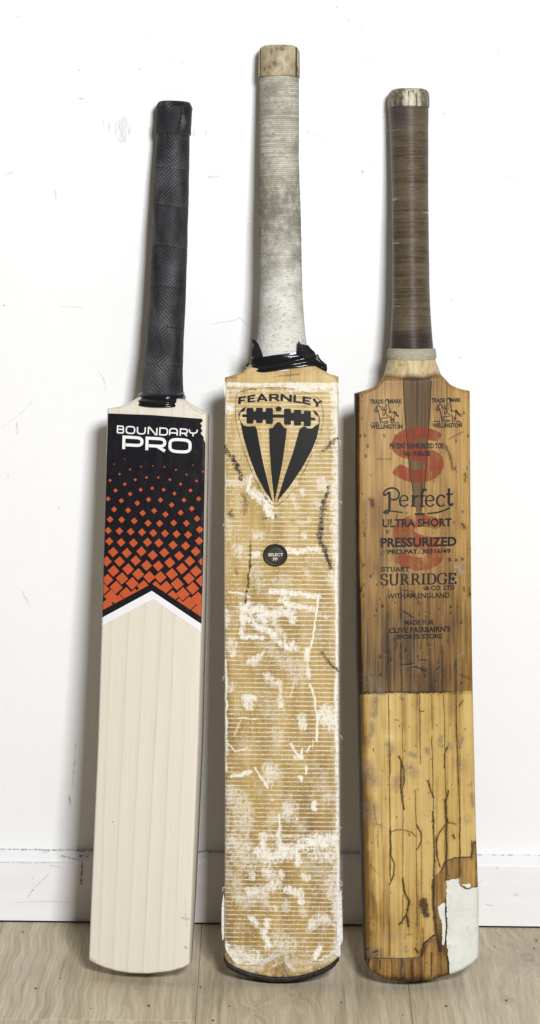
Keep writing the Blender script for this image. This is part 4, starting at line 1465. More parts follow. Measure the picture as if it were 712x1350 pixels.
# handle: cane cap in strips, twine binding, torn rubber collar
WCM = -0.022
cap_rows = [(60.2, 352, 384), (60.8, 347.5, 388), (62.2, 344.6, 391.2), (64.5, 342.6, 393.4), (68.7, 341.2, 395.2), (80, 340.8, 395.6), (101, 340.6, 395.7), (102.4, 341.2, 395.2)]
m = M("aged_cane", 0.4, 0.4)
n1 = m.noise(m.obj((140, 140, 90)), 1.0, 5, 0.65)
n2 = m.noise(m.obj((55, 55, 40)), 1.0, 4, 0.6)
c = m.ramp(n1, [(0.32, (0.12, 0.09, 0.055)), (0.44, (0.33, 0.26, 0.155)), (0.58, (0.42, 0.345, 0.22)), (0.74, (0.62, 0.57, 0.46))])
c = m.mix(m.rng(n2, 0.55, 0.72, 0, 0.75), c, (0.17, 0.15, 0.12))
m.color(c)
m.bump(n1, 0.3, 0.0006)
MAT_CANE = m.m
m = M("dark_rubber_strip", 0.6)
m.color((0.018, 0.017, 0.016))
MAT_STRIP = m.m
cuts = [mb.uv(x, 85, 0.0)[0] for x in (300, 342.3, 343.2, 389.3, 390.9, 440)]
parent_cap = None
for i in range(5):
    o = mb.lathe("cane_strip", cap_rows, WCM, 0.0205, MAT_CANE if i % 2 == 0 else MAT_STRIP, nth=120, vstep=0.0008, power=2.5)
    bm = bmesh.new()
    bm.from_mesh(o.data)
    for u, s in ((cuts[i], -1), (cuts[i + 1], 1)):
        bmesh.ops.bisect_plane(bm, geom=list(bm.verts) + list(bm.edges) + list(bm.faces), plane_co=(u + (-s) * 0.00006, 0, 0), plane_no=(s, 0, 0), clear_outer=True)
        be = [e for e in bm.edges if e.is_boundary]
        if be:
            bmesh.ops.holes_fill(bm, edges=be)
    if i % 2:
        for v in bm.verts:
            v.co.y += 0.0003
    bm.to_mesh(o.data)
    bm.free()
    if i % 2:
        o.name = "rubber_strip"
    if len(o.data.polygons) == 0:
        bpy.data.objects.remove(o)


def twine(pitch, amp, seed, broken=()):
    def f(TH, VV, ru):
        turn = VV / pitch + TH / (2 * math.pi)
        k = np.floor(turn)
        a = np.abs(np.sin(math.pi * turn)) ** 0.6
        rr = vnoise(k * 1.37, TH * 0 + 1.0, seed)
        d = amp * (a - 0.6) * (0.55 + 0.9 * rr)
        d += amp * 0.9 * (rr - .5) * (0.6 + .4 * np.sin(TH + k))
        d += amp * 0.8 * (fbm(TH * 14, VV * 900, seed + 1, 2) - .5)
        return d
    return f


def twine_attrs(pitch, amp, seed, extra):
    f = twine(pitch, amp, seed)

    def g(TH, VV, U, W):
        turn = VV / pitch + TH / (2 * math.pi)
        gr = np.abs(np.sin(math.pi * turn))
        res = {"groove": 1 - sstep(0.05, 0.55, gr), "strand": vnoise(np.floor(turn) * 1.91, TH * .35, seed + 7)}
        PX, PY = extra.pix(U.ravel(), VV.ravel(), W.ravel())
        res["py"] = (PY.reshape(U.shape)) / 1350.0
        res["px"] = (PX.reshape(U.shape)) / 712.0
        return res
    return g


m = M("pale_twine", 0.75, 0.25)
n1 = m.noise(m.obj((45, 45, 60)), 1.0, 5, 0.65)
n2 = m.noise(m.obj((300, 300, 700)), 1.0, 4, 0.65)
c = m.mix(m.rng(m.attr("strand"), 0.2, 0.8), (0.40, 0.38, 0.31), (0.60, 0.575, 0.49))
c = m.mix(m.rng(m.attr("py"), 0.225, 0.285, 0, 0.85), c, (0.74, 0.725, 0.69))
dirty = m.math('MULTIPLY', m.rng(n1, 0.42, 0.62), m.rng(m.attr("py"), 0.24, 0.33, 1.0, 0.16))
c = m.mix(m.math('MULTIPLY', dirty, 0.8), c, (0.25, 0.235, 0.19))
grime = m.math('MULTIPLY', m.math('MULTIPLY', m.rng(m.attr('py'), 0.155, 0.190), m.rng(m.attr('py'), 0.27, 0.215)), m.rng(m.noise(m.obj((150, 150, 110)), 1.0, 4, .65), 0.40, 0.6))
c = m.mix(m.math('MULTIPLY', grime, .7), c, (0.17, 0.16, 0.125))
c = m.mix(m.math('MULTIPLY', m.rng(n2, 0.53, 0.68), 0.7), c, (0.16, 0.145, 0.11))
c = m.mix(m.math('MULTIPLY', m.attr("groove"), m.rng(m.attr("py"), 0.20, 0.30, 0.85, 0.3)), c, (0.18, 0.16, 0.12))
m.color(c)
m.bump(n2, 0.5, 0.0006)
MAT_TWINE = m.m
hr = [(102.2, 342.2, 394.2), (140, 342, 394), (210, 342, 394.2), (240, 342.2, 394.8), (280, 342.2, 396.2), (330, 342.6, 397.2), (376, 342.8, 398.4), (400, 342.2, 399.6), (422, 341.2, 401.0), (440, 339.8, 402.6), (452, 338.2, 404.2), (470, 334.5, 408), (490, 330, 414)]


def mid_disp(TH, VV, ru):
    d = twine(0.00178, 0.00026, 100)(TH, VV, ru)
    v_hi, v_lo = mb.uv(370, 250, WCM)[1], mb.uv(370, 350, WCM)[1]
    fuzz = sstep(v_lo - .03, v_lo + .02, VV) * (1 - sstep(v_hi - .01, v_hi + .015, VV))
    d += fuzz * 0.0011 * (fbm(TH * 9, VV * 420, 104, 4, .7) - .5)
    d += 0.0006 * (fbm(TH * 1.2, VV * 40, 106, 3) - .5)
    return d


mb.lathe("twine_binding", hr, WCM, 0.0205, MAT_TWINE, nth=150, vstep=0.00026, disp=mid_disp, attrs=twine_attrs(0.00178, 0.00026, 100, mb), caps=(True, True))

# torn rubber collar
cC = crop(285, 430, 4.0)
lowc = cC([(140, 236), (150, 232), (190, 239), (250, 243), (320, 233), (390, 221), (480, 208), (530, 207), (590, 238)])
topc = cC([(140, 200), (178, 190), (200, 168), (245, 162), (300, 152), (430, 137), (500, 118), (540, 165), (590, 195)])
nth, nr = 200, 14
V, Q = [], []
for j in range(nr):
    k = j / (nr - 1)
    for i in range(nth):
        th = 2 * math.pi * i / nth
        xl = (322.5 * (1 - k) + 331.0 * k)
        xr = (430.0 * (1 - k) + 419.0 * k)
        x = (xl + xr) / 2 + (xr - xl) / 2 * math.cos(th)
        lo = np.interp(x, *zip(*lowc))
        hi = np.interp(x, *zip(*topc))
        if math.sin(th) < 0:
            lo, hi = np.interp(x, [322, 431], [487, 486]), np.interp(x, [322, 431], [474, 466])
        y = lo * (1 - k) + hi * k
        dep = 0.0232 * (1 - k) + 0.0228 * k
        fold = 0.0016 * math.exp(-((k - .42 - .06 * math.sin(th * 2)) / .10) ** 2) + 0.0010 * math.exp(-((k - .05) / .06) ** 2) - 0.0009 * math.exp(-((k - .25) / .08) ** 2)
        fold += 0.0012 * (float(fbm(np.array([th * 2.5]), np.array([k * 4.0]), 120, 3)[0]) - .5)
        u, v = mb.uv(x, y, WCM + dep * math.sin(th))
        uc, _ = mb.uv((xl + xr) / 2, y, WCM)
        V.append((u + fold * math.cos(th), -(WCM + (dep + fold) * math.copysign(abs(math.sin(th)) ** (.45 if math.sin(th) > 0 else 1), math.sin(th))), v))
for j in range(nr - 1):
    for i in range(nth):
        Q.append((j * nth + i, (j + 1) * nth + i, (j + 1) * nth + (i + 1) % nth, j * nth + (i + 1) % nth))
me = mesh_np(V, Q)
collar = link("rubber_collar", me, MAT_TAPE, mb.root)
mb.slab("torn_flap", cC([(186, 160), (190, 120), (200, 100), (188, 82), (190, 70), (203, 70), (222, 92), (238, 128), (250, 166), (225, 178)]), -0.004, 0.0018, MAT_TAPE, parent=collar)
mb.slab("torn_flap", cC([(422, 140), (430, 122), (432, 80), (440, 80), (443, 94), (449, 90), (455, 98), (461, 92), (467, 99), (474, 96), (480, 102), (486, 98), (494, 112), (520, 136), (530, 168), (470, 172)]), 0.0022, 0.0018, MAT_TAPE, parent=collar)
mb.slab("torn_flap", cC([(518, 150), (545, 178), (566, 190), (583, 201), (586, 226), (582, 241), (566, 236), (548, 222), (528, 210)]), -0.010, 0.0022, MAT_TAPE, parent=collar)

# ------------------------------------------------------------------ the antique bat (right)
rb = Bat("cricket_bat", "antique brown cricket bat with two red S stamps and chipped white toe corner",
         (543, 1296.5), (538.5, 118.5), -0.0401, R(8.5), 0.0063, 0.0018, 0.0046, 0.0, 0.01)
rb.outline([(470.5, 510), (470.8, 525), (471.8, 690), (474, 860), (475.6, 915), (479.6, 1100), (481.8, 1200), (483.2, 1265), (484, 1300)],
           [(621.2, 510), (621.4, 525), (622.4, 690), (624.2, 860), (625.2, 915), (629.4, 1100), (632.6, 1180), (632.6, 1240), (632.4, 1262), (632, 1300)],
           [(478, 1262), (482.2, 1267), (488, 1280), (500.5, 1288.6), (509, 1292), (518, 1294.2), (530, 1295.6), (543.5, 1296.2), (558, 1295), (574, 1292.0), (588, 1288.2), (601.6, 1284), (612, 1279.4), (622, 1273.4), (628, 1268), (632.6, 1261), (635, 1256)],
           [(468, 520), (471, 519), (485, 514.6), (491, 512), (497.5, 508.7), (503, 503), (507.5, 497.5), (545, 498), (581, 494), (587.5, 501), (592, 505), (597.5, 508.7), (604, 511.4), (610, 513.4), (621.3, 515.5), (624, 515.5)])
c3 = crop(460, 500, 4.07)
c4 = crop(460, 630, 4.07)
c5 = crop(460, 820, 3.955)
c6r = crop(460, 1080, 3.955)
CRK, SPOT, GREY, BLUE = [], [], [], []


def add(lst, cr, s, items):
    for it in items:
        lst.append((cr(it[0]), it[1] / s) + tuple(it[2:]))


add(CRK, c5, 3.955, [([(205, 60), (207, 370)], 4, .7), ([(207, 380), (210, 700), (212, 900), (215, 1060), (215, 1220)], 3.5, .85), ([(272, 120), (275, 370)], 4, .7), ([(275, 380), (280, 700), (283, 1220)], 3.2, .65),
                     ([(340, 60), (343, 330)], 3, .5), ([(366, 270), (370, 500), (372, 740)], 3.2, .8), ([(345, 880), (350, 1060)], 3.2, .8), ([(420, 120), (428, 370)], 4, .7), ([(430, 380), (434, 560)], 3, .6), ([(431, 600), (436, 720), (440, 1000), (442, 1220)], 3.6, .9),
                     ([(488, 130), (492, 370)], 3.6, .7), ([(494, 380), (498, 560), (500, 700), (510, 1000), (512, 1220)], 3.2, .75), ([(556, 200), (560, 370)], 3.5, .6), ([(560, 375), (563, 560), (570, 800), (578, 980)], 4.0, .95), ([(578, 980), (580, 1220)], 4.4, 1.),
                     ([(262, 705), (275, 732), (273, 800), (270, 870)], 6.5, 1.), ([(274, 730), (290, 780), (287, 840), (272, 890)], 5, 1.), ([(275, 880), (278, 940), (288, 978)], 6, 1.), ([(412, 830), (425, 870), (440, 918)], 6, 1.),
                     ([(512, 655), (498, 690), (500, 762)], 6, 1.), ([(520, 880), (505, 930), (500, 990), (515, 1050)], 5.5, 1.), ([(440, 990), (434, 1045)], 6, .95), ([(510, 1052), (530, 1050), (556, 1056)], 4, .9),
                     ([(514, 1050), (480, 1085), (462, 1130), (455, 1170), (459, 1220)], 5, 1.), ([(220, 1095), (250, 1086), (280, 1085), (325, 1097), (350, 1120)], 4, .95), ([(352, 1060), (376, 1105), (378, 1140), (368, 1170), (355, 1190)], 5, 1.),
                     ([(216, 1090), (217, 1150), (215, 1215)], 8, 1.), ([(270, 230), (335, 222)], 5, .8), ([(338, 240), (365, 245), (402, 262)], 6, .9), ([(360, 205), (415, 208)], 5, .6), ([(130, 960), (145, 1060), (165, 1062)], 4, .5), ([(500, 930), (510, 1055), (508, 1220)], 5, .9),
                     ([(372, 470), (390, 466)], 5, .8), ([(575, 440), (595, 410)], 6, .7), ([(215, 690), (211, 800)], 5, .7), ([(582, 280), (640, 300)], 4, .5)])
add(CRK, c6r, 3.955, [([(215, 40), (214, 110), (214, 180), (216, 330)], 5, .8), ([(214, 180), (234, 230), (236, 290), (210, 340)], 5, 1.), ([(211, 340), (210, 720)], 2.6, .6), ([(280, 0), (281, 330), (290, 400)], 3, .6), ([(350, 40), (352, 300), (354, 560)], 3.2, .75),
                      ([(380, 50), (378, 420)], 3, .6), ([(386, 570), (386, 650)], 3.4, .8), ([(442, 0), (444, 200), (442, 460)], 6, .95), ([(508, 0), (508, 318)], 6, 1.), ([(578, 0), (578, 300)], 5, 1.), ([(642, 120), (640, 210)], 5, .8),
                      ([(278, 310), (284, 370), (312, 430), (300, 500), (265, 552)], 7, 1.), ([(283, 370), (280, 520)], 4, .8), ([(300, 505), (311, 560)], 8, .9), ([(440, 320), (440, 450), (450, 520), (456, 590), (462, 640), (474, 690)], 11, 1.),
                      ([(452, 605), (390, 650), (378, 720)], 8, .95), ([(300, 606), (325, 603)], 4, .8), ([(88, 732), (200, 729), (378, 727)], 3.6, 1.), ([(505, 420), (510, 520), (503, 600), (515, 700), (520, 805)], 6, 1.),
                      ([(163, 735), (165, 782)], 4, .8), ([(225, 735), (226, 828)], 4, .9), ([(275, 735), (276, 836)], 7, .8), ([(328, 735), (330, 836)], 3, .7), ([(380, 735), (382, 838)], 4, .7), ([(430, 700), (431, 820)], 4, .9), ([(480, 700), (484, 810)], 3, .6),
                      ([(130, 740), (132, 790)], 3, .6), ([(345, 675), (362, 700)], 7, .9), ([(130, 700), (150, 688)], 8, .8), ([(85, 690), (105, 675)], 5, .7), ([(480, 270), (500, 232), (548, 206), (640, 200)], 5, .8), ([(645, 200), (650, 125), (662, 130), (670, 260)], 5, .8),
                      ([(545, 85), (549, 100)], 7, .9), ([(150, 60), (151, 150)], 3, .5), ([(110, 240), (160, 296)], 4, .4), ([(455, 90), (455, 190), (475, 250)], 5, .9), ([(386, 425), (380, 450), (392, 470), (404, 500)], 24, .95), ([(395, 430), (402, 470)], 20, .9)])
add(CRK, c4, 4.07, [([(278, 610), (335, 610), (358, 640), (377, 682)], 4, .75), ([(280, 715), (345, 752)], 5, .7), ([(278, 590), (280, 760)], 4, .8), ([(205, 640), (208, 900)], 3, .5), ([(425, 640), (428, 900)], 4, .55), ([(503, 640), (505, 740)], 3, .5), ([(125, 124), (128, 150)], 9, 1.),
                    ([(240, 860), (260, 900), (245, 930)], 4, .6), ([(350, 240), (352, 330)], 2.5, .4), ([(610, 250), (622, 270)], 8, .9), ([(643, 600), (645, 640)], 4, .7)])
add(CRK, c3, 4.07, [([(520, 360), (545, 420), (560, 482)], 7, .7), ([(540, 325), (610, 285)], 3, .7), ([(622, 510), (624, 552)], 6, .8), ([(548, 120), (552, 180)], 3, .3), ([(150, 432), (225, 432)], 2.5, .5)])
rsd = random.Random(12)
for _ in range(210):
    y = rsd.uniform(520, 905)
    dn = 0.35 + 0.65 * (y - 520) / 385
    if rsd.random() > dn:
        continue
    x = rsd.uniform(476, 622)
    l = rsd.uniform(.8, 5.5)
    SPOT.append(([(x, y), (x + rsd.uniform(-.8, .8), y + l)], rsd.uniform(.7, 2.3), rsd.uniform(.45, 1.)))
for x, y in [(575, 440), (608, 436), (540, 440), (620, 262), (205, 290), (75, 470), (180, 690), (60, 600), (545, 690), (560, 545)]:
    (x, y), = c4([(x, y)])
    SPOT.append(([(x, y), (x + .5, y + 2.0)], 3.2, .95))
for x, y in [(90, 410), (60, 300), (100, 360), (575, 330), (600, 190), (600, 235), (635, 475), (640, 300), (110, 640), (85, 300)]:
    (x, y), = c3([(x, y)])
    SPOT.append(([(x, y), (x + .4, y + 2.6)], 2.2, .85))
for _ in range(120):
    x, y = rsd.uniform(482, 628), rsd.uniform(915, 1285)
    SPOT.append(([(x, y), (x + rsd.uniform(-1, 1), y + rsd.uniform(.3, 3))], rsd.uniform(.5, 1.5), rsd.uniform(.4, .9)))
add(GREY, c5, 3.955, [([(140, 410), (135, 440), (130, 490)], 32, 1.), ([(120, 530), (125, 570), (110, 600)], 26, .95), ([(205, 640), (220, 670)], 34, .8), ([(100, 760), (100, 800), (130, 830)], 60, .6), ([(130, 970), (120, 1020)], 60, .45), ([(310, 760), (340, 790)], 50, .5),
                      ([(320, 690), (345, 700)], 26, .6), ([(580, 735), (590, 760)], 50, .4), ([(250, 820), (245, 860)], 40, .5), ([(405, 665), (410, 680)], 22, .8), ([(480, 600), (475, 640)], 22, .7), ([(520, 640), (530, 655)], 24, .7), ([(590, 610), (580, 640)], 20, .7),
                      ([(160, 350), (170, 370)], 30, .7), ([(270, 400), (285, 405)], 16, .6), ([(90, 960), (80, 1020)], 30, .7), ([(640, 900), (650, 960)], 20, .6), ([(615, 1030), (620, 1040)], 36, .4), ([(240, 512), (262, 515)], 8, .8), ([(530, 440), (528, 540)], 10, .6), ([(120, 370), (185, 380)], 10, .7),
                      ([(360, 420), (362, 430)], 12, .9), ([(590, 425), (580, 440)], 8, .8), ([(110, 600), (100, 640)], 12, .8), ([(640, 840), (637, 855)], 12, .9), ([(130, 310), (110, 280), (150, 330)], 60, .35)])
add(GREY, c6r, 3.955, [([(130, 690), (160, 690)], 26, .5), ([(200, 620), (270, 610)], 50, .3), ([(270, 640), (275, 800)], 30, .35), ([(295, 670), (300, 690)], 20, .7), ([(100, 660), (110, 700)], 30, .4), ([(110, 20), (160, 40)], 30, .4)])
add(BLUE, c4, 4.07, [([(575, 478), (590, 482)], 12, .9), ([(590, 470), (600, 520)], 9, .8), ([(612, 455), (625, 450)], 10, .9), ([(560, 540), (575, 550)], 11, .8), ([(605, 515), (618, 500)], 8, .7), ([(545, 555), (560, 560)], 8, .6), ([(495, 555), (500, 600)], 10, .5)])
add(BLUE, c5, 3.955, [([(570, 180), (600, 165)], 12, .35)])

TORN = c6r([(440, 320), (480, 270), (500, 230), (550, 205), (640, 200), (650, 120), (665, 130), (690, 350), (580, 348), (575, 310), (508, 318), (505, 420), (460, 460), (470, 690), (500, 700), (515, 800), (380, 850), (380, 720), (450, 600), (440, 450)])
WHITE_P = c6r([(508, 320), (540, 313), (575, 311), (580, 350), (600, 360), (618, 370), (640, 360), (676, 354), (700, 420), (700, 700), (690, 730), (660, 760), (640, 772), (560, 815), (524, 812), (519, 760), (516, 700), (505, 640), (512, 560), (508, 480), (505, 400)])
WHITE_F = c6r([(503, 432), (484, 440), (462, 456), (466, 500), (483, 540), (485, 590), (484, 655), (497, 662), (503, 610), (506, 540), (500, 480)])
WHITE_C = c6r([(588, 340), (634, 337), (638, 356), (617, 364), (600, 352), (586, 349)])


def right_tone(PX, PY, U, V):
    b = np.interp(PY, [470, 520, 600, 680, 740, 800, 850, 890, 915, 1150, 1262, 1300], [.44, .51, .56, .55, .48, .40, .31, .24, .25, .42, .40, .34])
    t = b + 0.34 * (fbm(MM(U) * .16, MM(V) * .010, 130, 4) - .5) + .34 * (fbm(MM(U) * .9, MM(V) * .035, 134, 3) - .5) + 0.30 * (fbm(MM(U) * .05, MM(V) * .03, 136, 3) - .5)
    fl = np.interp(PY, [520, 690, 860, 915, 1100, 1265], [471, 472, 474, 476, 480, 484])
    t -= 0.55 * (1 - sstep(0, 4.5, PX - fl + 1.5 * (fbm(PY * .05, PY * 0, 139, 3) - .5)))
    t += 0.10 * sstep(600, 615, PX) * (PY < 912)
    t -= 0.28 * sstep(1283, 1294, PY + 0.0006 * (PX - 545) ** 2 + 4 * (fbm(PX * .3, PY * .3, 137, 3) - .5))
    t += 0.12 * inside(PX, PY, TORN) + 0.04 * (PY > 1262)
    t -= .5 * np.exp(-((PY - 913.5) / 1.3) ** 2) * (PX < 626)
    return np.clip(t, 0, 1)


def right_marks(PX, PY):
    P = Paint(PX, PY)
    k = np.zeros(len(PX))
    hal = np.zeros(len(PX))
    for pts, w, a in CRK:
        P.stroke(k, pts, max(w * (1.45 if w > 1.2 else 1.1), 1.0), min(1, a * 1.1), .45, .45, warp=1.2 if w < 1.15 else 2.2, streak=.10)
        if PY.max() > 905:
            P.stroke(hal, pts, max(w, .9) * 2.6 + 1.2, a * .6, 1.0, 1.2)
    for pts, w, a in SPOT:
        P.stroke(k, pts, w, a, .9, .6)
    gmask = np.zeros(len(PX))
    for pts, w, a in GREY:
        P.stroke(gmask, pts, w * 1.15, min(1, a * 1.5), 1.1, .8)
    gmask *= 0.25 + 0.75 * sstep(.42, .56, .5 * P.n2 + .5 * P.n1)
    bl = np.zeros(len(PX))
    for pts, w, a in BLUE:
        P.stroke(bl, pts, w, a, 1.3, .3)
    return k, gmask, bl * sstep(.4, .55, P.n2), hal


def right_attrs(PX, PY, U, V):
    k, g2, b2, hal = right_marks(PX, PY)
    return {"tone": np.clip(right_tone(PX, PY, U, V) - .28 * hal, 0, 1), "crack": k, "grey": g2, "blue": b2}


def vellum_attrs(PX, PY, U, V):
    k, g2, b2, hal = right_marks(PX, PY)
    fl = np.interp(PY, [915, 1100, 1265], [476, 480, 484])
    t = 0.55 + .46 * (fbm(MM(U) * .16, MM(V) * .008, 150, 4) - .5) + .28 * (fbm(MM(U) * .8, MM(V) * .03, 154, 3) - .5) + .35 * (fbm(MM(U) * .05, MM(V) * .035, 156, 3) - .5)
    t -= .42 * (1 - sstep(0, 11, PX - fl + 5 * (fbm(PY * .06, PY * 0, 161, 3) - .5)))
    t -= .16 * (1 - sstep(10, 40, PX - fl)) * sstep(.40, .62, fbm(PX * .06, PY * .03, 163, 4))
    t -= .16 * sstep(1140, 1250, PY)
    t += .14 * np.exp(-((PY - 972) / 7) ** 2 - ((PX - 520) / 22) ** 2)
    t -= .25 * (1 - sstep(0, 5, PY - 913))
    t -= .24 * hal
    t -= .16 * sstep(.58, .72, fbm(MM(U) * .35, MM(V) * .012, 158, 4, .6))
    # each growth ring of the cleft has its own tint
    st = np.searchsorted(np.array([513.5, 531, 554, 570.5, 586.5, 604.5]) , PX - (PY - 1050) * .012)
    tint = np.array([.0, .07, -.02, .06, .03, -.05, .05])
    t += tint[np.clip(st, 0, 6)]
    return {"tone": np.clip(t, 0, 1), "crack": k, "grey": g2, "blue": b2}


def relief(U, V):
    PX, PY = rb.pix(U, V)
    k = right_marks(PX.ravel(), PY.ravel())[0]
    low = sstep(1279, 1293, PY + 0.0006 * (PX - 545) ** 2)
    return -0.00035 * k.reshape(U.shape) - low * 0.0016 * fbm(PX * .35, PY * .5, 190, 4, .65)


m = M("antique_willow", 0.34, 0.55)
n1 = m.noise(m.obj((1000, 1000, 20)), 1.0, 4, 0.65)
n2 = m.noise(m.obj((520, 520, 9)), 1.0, 4, 0.6)
c = m.ramp(m.attr("tone"), [(0.0, (0.0181, 0.0095, 0.0041)), (0.22, (0.0856, 0.0426, 0.0114)), (0.42, (0.2064, 0.1063, 0.0244)), (0.62, (0.3676, 0.2135, 0.0610)), (0.82, (0.4934, 0.3130, 0.1017)), (1.0, (0.6042, 0.4269, 0.1790))])
c = m.mix(m.rng(n1, 0.42, 0.72, 0, 0.5), c, m.mix(0.5, c, (0.085, 0.038, 0.008)))
c = m.mix(m.rng(n2, 0.52, 0.75, 0, 0.4), c, (0.46, 0.32, 0.13))
c = m.mix(m.math('MULTIPLY', m.attr("grey"), 0.6), c, (0.19, 0.165, 0.14))
c = m.mix(m.math('MULTIPLY', m.attr("crack"), 0.85), c, (0.022, 0.013, 0.007))
c = m.mix(m.attr("blue"), c, (0.25, 0.30, 0.42))
m.color(c).rough(m.rng(n1, .3, .7, .34, .5))
m.bump(m.math('ADD', n1, m.math('MULTIPLY', n2, .8)), 0.3, 0.0005)
MAT_ANT = m.m
m = M("yellow_vellum", 0.33, 0.45)
n1 = m.noise(m.obj((600, 600, 9)), 1.0, 4, 0.65)
n2 = m.noise(m.obj((200, 200, 30)), 1.0, 4, 0.6)
c = m.ramp(m.attr("tone"), [(0.0, (0.1219, 0.0660, 0.0173)), (0.25, (0.3000, 0.1788, 0.0478)), (0.5, (0.4782, 0.3209, 0.1059)), (0.75, (0.5813, 0.4171, 0.1651)), (1.0, (0.6751, 0.5316, 0.2779))])
c = m.mix(m.rng(n1, 0.45, 0.75, 0, 0.35), c, (0.33, 0.21, 0.07))
c = m.mix(m.math('MULTIPLY', m.attr("grey"), 0.9), c, (0.14, 0.115, 0.095))
c = m.mix(m.math('MULTIPLY', m.attr("crack"), 0.95), c, (0.035, 0.017, 0.008))
m.color(c)
m.bump(m.math('ADD', m.math('MULTIPLY', n2, 1.5), m.math('MULTIPLY', m.attr("crack"), -2.0)), 0.35, 0.0006)
MAT_VEL = m.m
rb.blade("blade", 250, 1150, lambda v: np.interp(v, [0, .06, .3, .56], [.018, .026, .028, .020]),
         lambda v: np.interp(v, [0, .06, .2, .45, .56], [.026, .040, .052, .044, .032]), MAT_ANT, right_attrs, relief)
VEL = [(474, 916.0), (490, 914.6), (503, 914.9), (512, 913.6), (530, 913.2), (545, 914.4), (562, 913.6), (580, 913.9), (592, 912.4), (604, 911.2), (624, 910.6), (628, 912.5), (632, 1000), (634, 1080)] + \
    c6r([(690, 150), (668, 120), (650, 118), (640, 198), (550, 203), (500, 228), (480, 266), (440, 316), (442, 450), (452, 600), (390, 646), (378, 724), (300, 727), (200, 729), (90, 731), (70, 700)]) + [(476, 1180), (474, 1000)]
rb.sheet("vellum_facing", VEL, 0.00055, 260, 1200, MAT_VEL, vellum_attrs, wob=1.8, thick=0.0007)

m = M("chipped_white_coating", 0.38, 0.4)
n1 = m.noise(m.obj((160, 160, 110)), 1.0, 5, 0.65)
n2 = m.noise(m.obj((60, 60, 40)), 1.0, 3, 0.6)
c = m.mix(m.rng(n2, 0.3, 0.7), (0.69, 0.69, 0.64), (0.60, 0.605, 0.55))
c = m.mix(m.rng(n1, 0.60, 0.74, 0, 0.5), c, (0.36, 0.34, 0.27))
m.color(c)
m.bump(m.math('ADD', n1, m.math('MULTIPLY', n2, 1.5)), 0.8, 0.0016)
MAT_WCOAT = m.m
wc_ = rb.sheet("white_coating", WHITE_P, 0.0014, 260, 1200, MAT_WCOAT, wob=1.5, thick=0.0018)
rb.sheet("coating_flake", WHITE_F, 0.0009, 260, 1200, MAT_WCOAT, wob=0.9, thick=0.0012, parent=wc_)
rb.sheet("coating_flake", WHITE_C, 0.0012, 260, 1200, MAT_WCOAT, wob=0.5, thick=0.0012, parent=wc_)
rb.slab("coating_flake", [(630.5, 1166), (633.5, 1163.5), (635.8, 1160.5), (636.3, 1163), (634.5, 1167.5), (631.5, 1169)], -0.004, 0.0008, MAT_EDGE, parent=wc_)

# spliced handle wedge
m = M("dark_splice_wood", 0.42, 0.35)
n1 = m.noise(m.obj((900, 900, 8)), 1.0, 4, 0.7)
n2 = m.noise(m.obj((280, 280, 6)), 1.0, 3, 0.6)
s = m.math('ADD', m.math('MULTIPLY', n1, .6), m.math('MULTIPLY', n2, .4))
c = m.ramp(s, [(0.30, (0.0195, 0.0112, 0.0052)), (0.45, (0.0663, 0.0371, 0.0145)), (0.56, (0.1326, 0.0770, 0.0302)), (0.75, (0.2262, 0.1400, 0.0580))])
m.color(c)
m.bump(n1, .5, .0005)
m.alpha(m.rng(m.attr("fade"), 0.0, .9, 0.0, 1.0))
MAT_SPL = m.m
SPL = [(531.0, 497.5), (533, 540), (535.5, 570), (539, 610), (545, 655), (551, 690), (555, 690), (559, 650), (562.5, 610), (565, 570), (567, 540), (569.2, 496)]


def splice_attrs(PX, PY, U, V):
    f = 1 - .55 * sstep(600, 686, PY + 30 * (fbm(PX * .5, PY * .02, 170, 3) - .5))
    return {"fade": np.clip(.25 + .75 * f, 0, 1) * (1 - sstep(670, 690, PY))}


rb.sheet("handle_splice", SPL, 0.00018, 260, 1200, MAT_SPL, splice_attrs, wob=.5, thick=0.0002)
MAT_SEAM = ink("dark_seam", (0.02, 0.013, 0.008), .30, .42, .9, .6, (300, 300, 120))
rb.decal("splice_seam", ribbon([(531.0, 498), (533, 540), (535.5, 570), (539, 610), (545, 655)], .8) + ribbon([(569.2, 497), (567, 540), (565, 570), (562.5, 610), (559, 650)], .9), MAT_SEAM, 0.00030)

# stamps
MAT_INK = ink("faded_black_ink", (0.009, 0.008, 0.009), 0.27, 0.36, 1.0, .45, (700, 700, 170))
MAT_INK2 = ink("worn_black_ink", (0.011, 0.009, 0.009), 0.36, 0.47, .97, .45, (700, 700, 150))
MAT_RED = ink("faded_red_ink", (0.27, 0.042, 0.014), 0.30, 0.58, .84, .5, (450, 450, 18))
MAT_RED2 = ink("worn_red_ink", (0.30, 0.048, 0.020), 0.37, 0.60, .80, .5, (450, 450, 18))
cR = crop(505, 560, 7.911)
S_ = cR(corners([(630, 105), (560, 62), (450, 31), (330, 24), (220, 48), (130, 108), (88, 190), (94, 262), (130, 312), (210, 350), (330, 372), (405, 392), (442, 425), (442, 458), (400, 474), (320, 470), (240, 446), (182, 404), (82, 505), (150, 550), (250, 594), (350, 612),
                         (460, 600), (560, 560), (620, 490), (638, 410), (622, 330), (570, 284), (480, 256), (380, 238), (322, 214), (310, 186), (332, 158), (400, 148), (470, 158), (530, 178), (572, 166, 0)], 40, closed=True, steps=3)[:-1])


def strips(poly, n=30):
    """cut an outline into upright strips, so that it can follow the curved face"""
    xs_ = np.linspace(min(p[0] for p in poly), max(p[0] for p in poly), n)
    return [poly]


rb.decal("red_stamp", [S_], MAT_RED, 0.00028, step=0.003)
rb.decal("red_stamp", [[(x + 1.8, y + 115.6) for x, y in S_]], MAT_RED2, 0.00028, step=0.003)


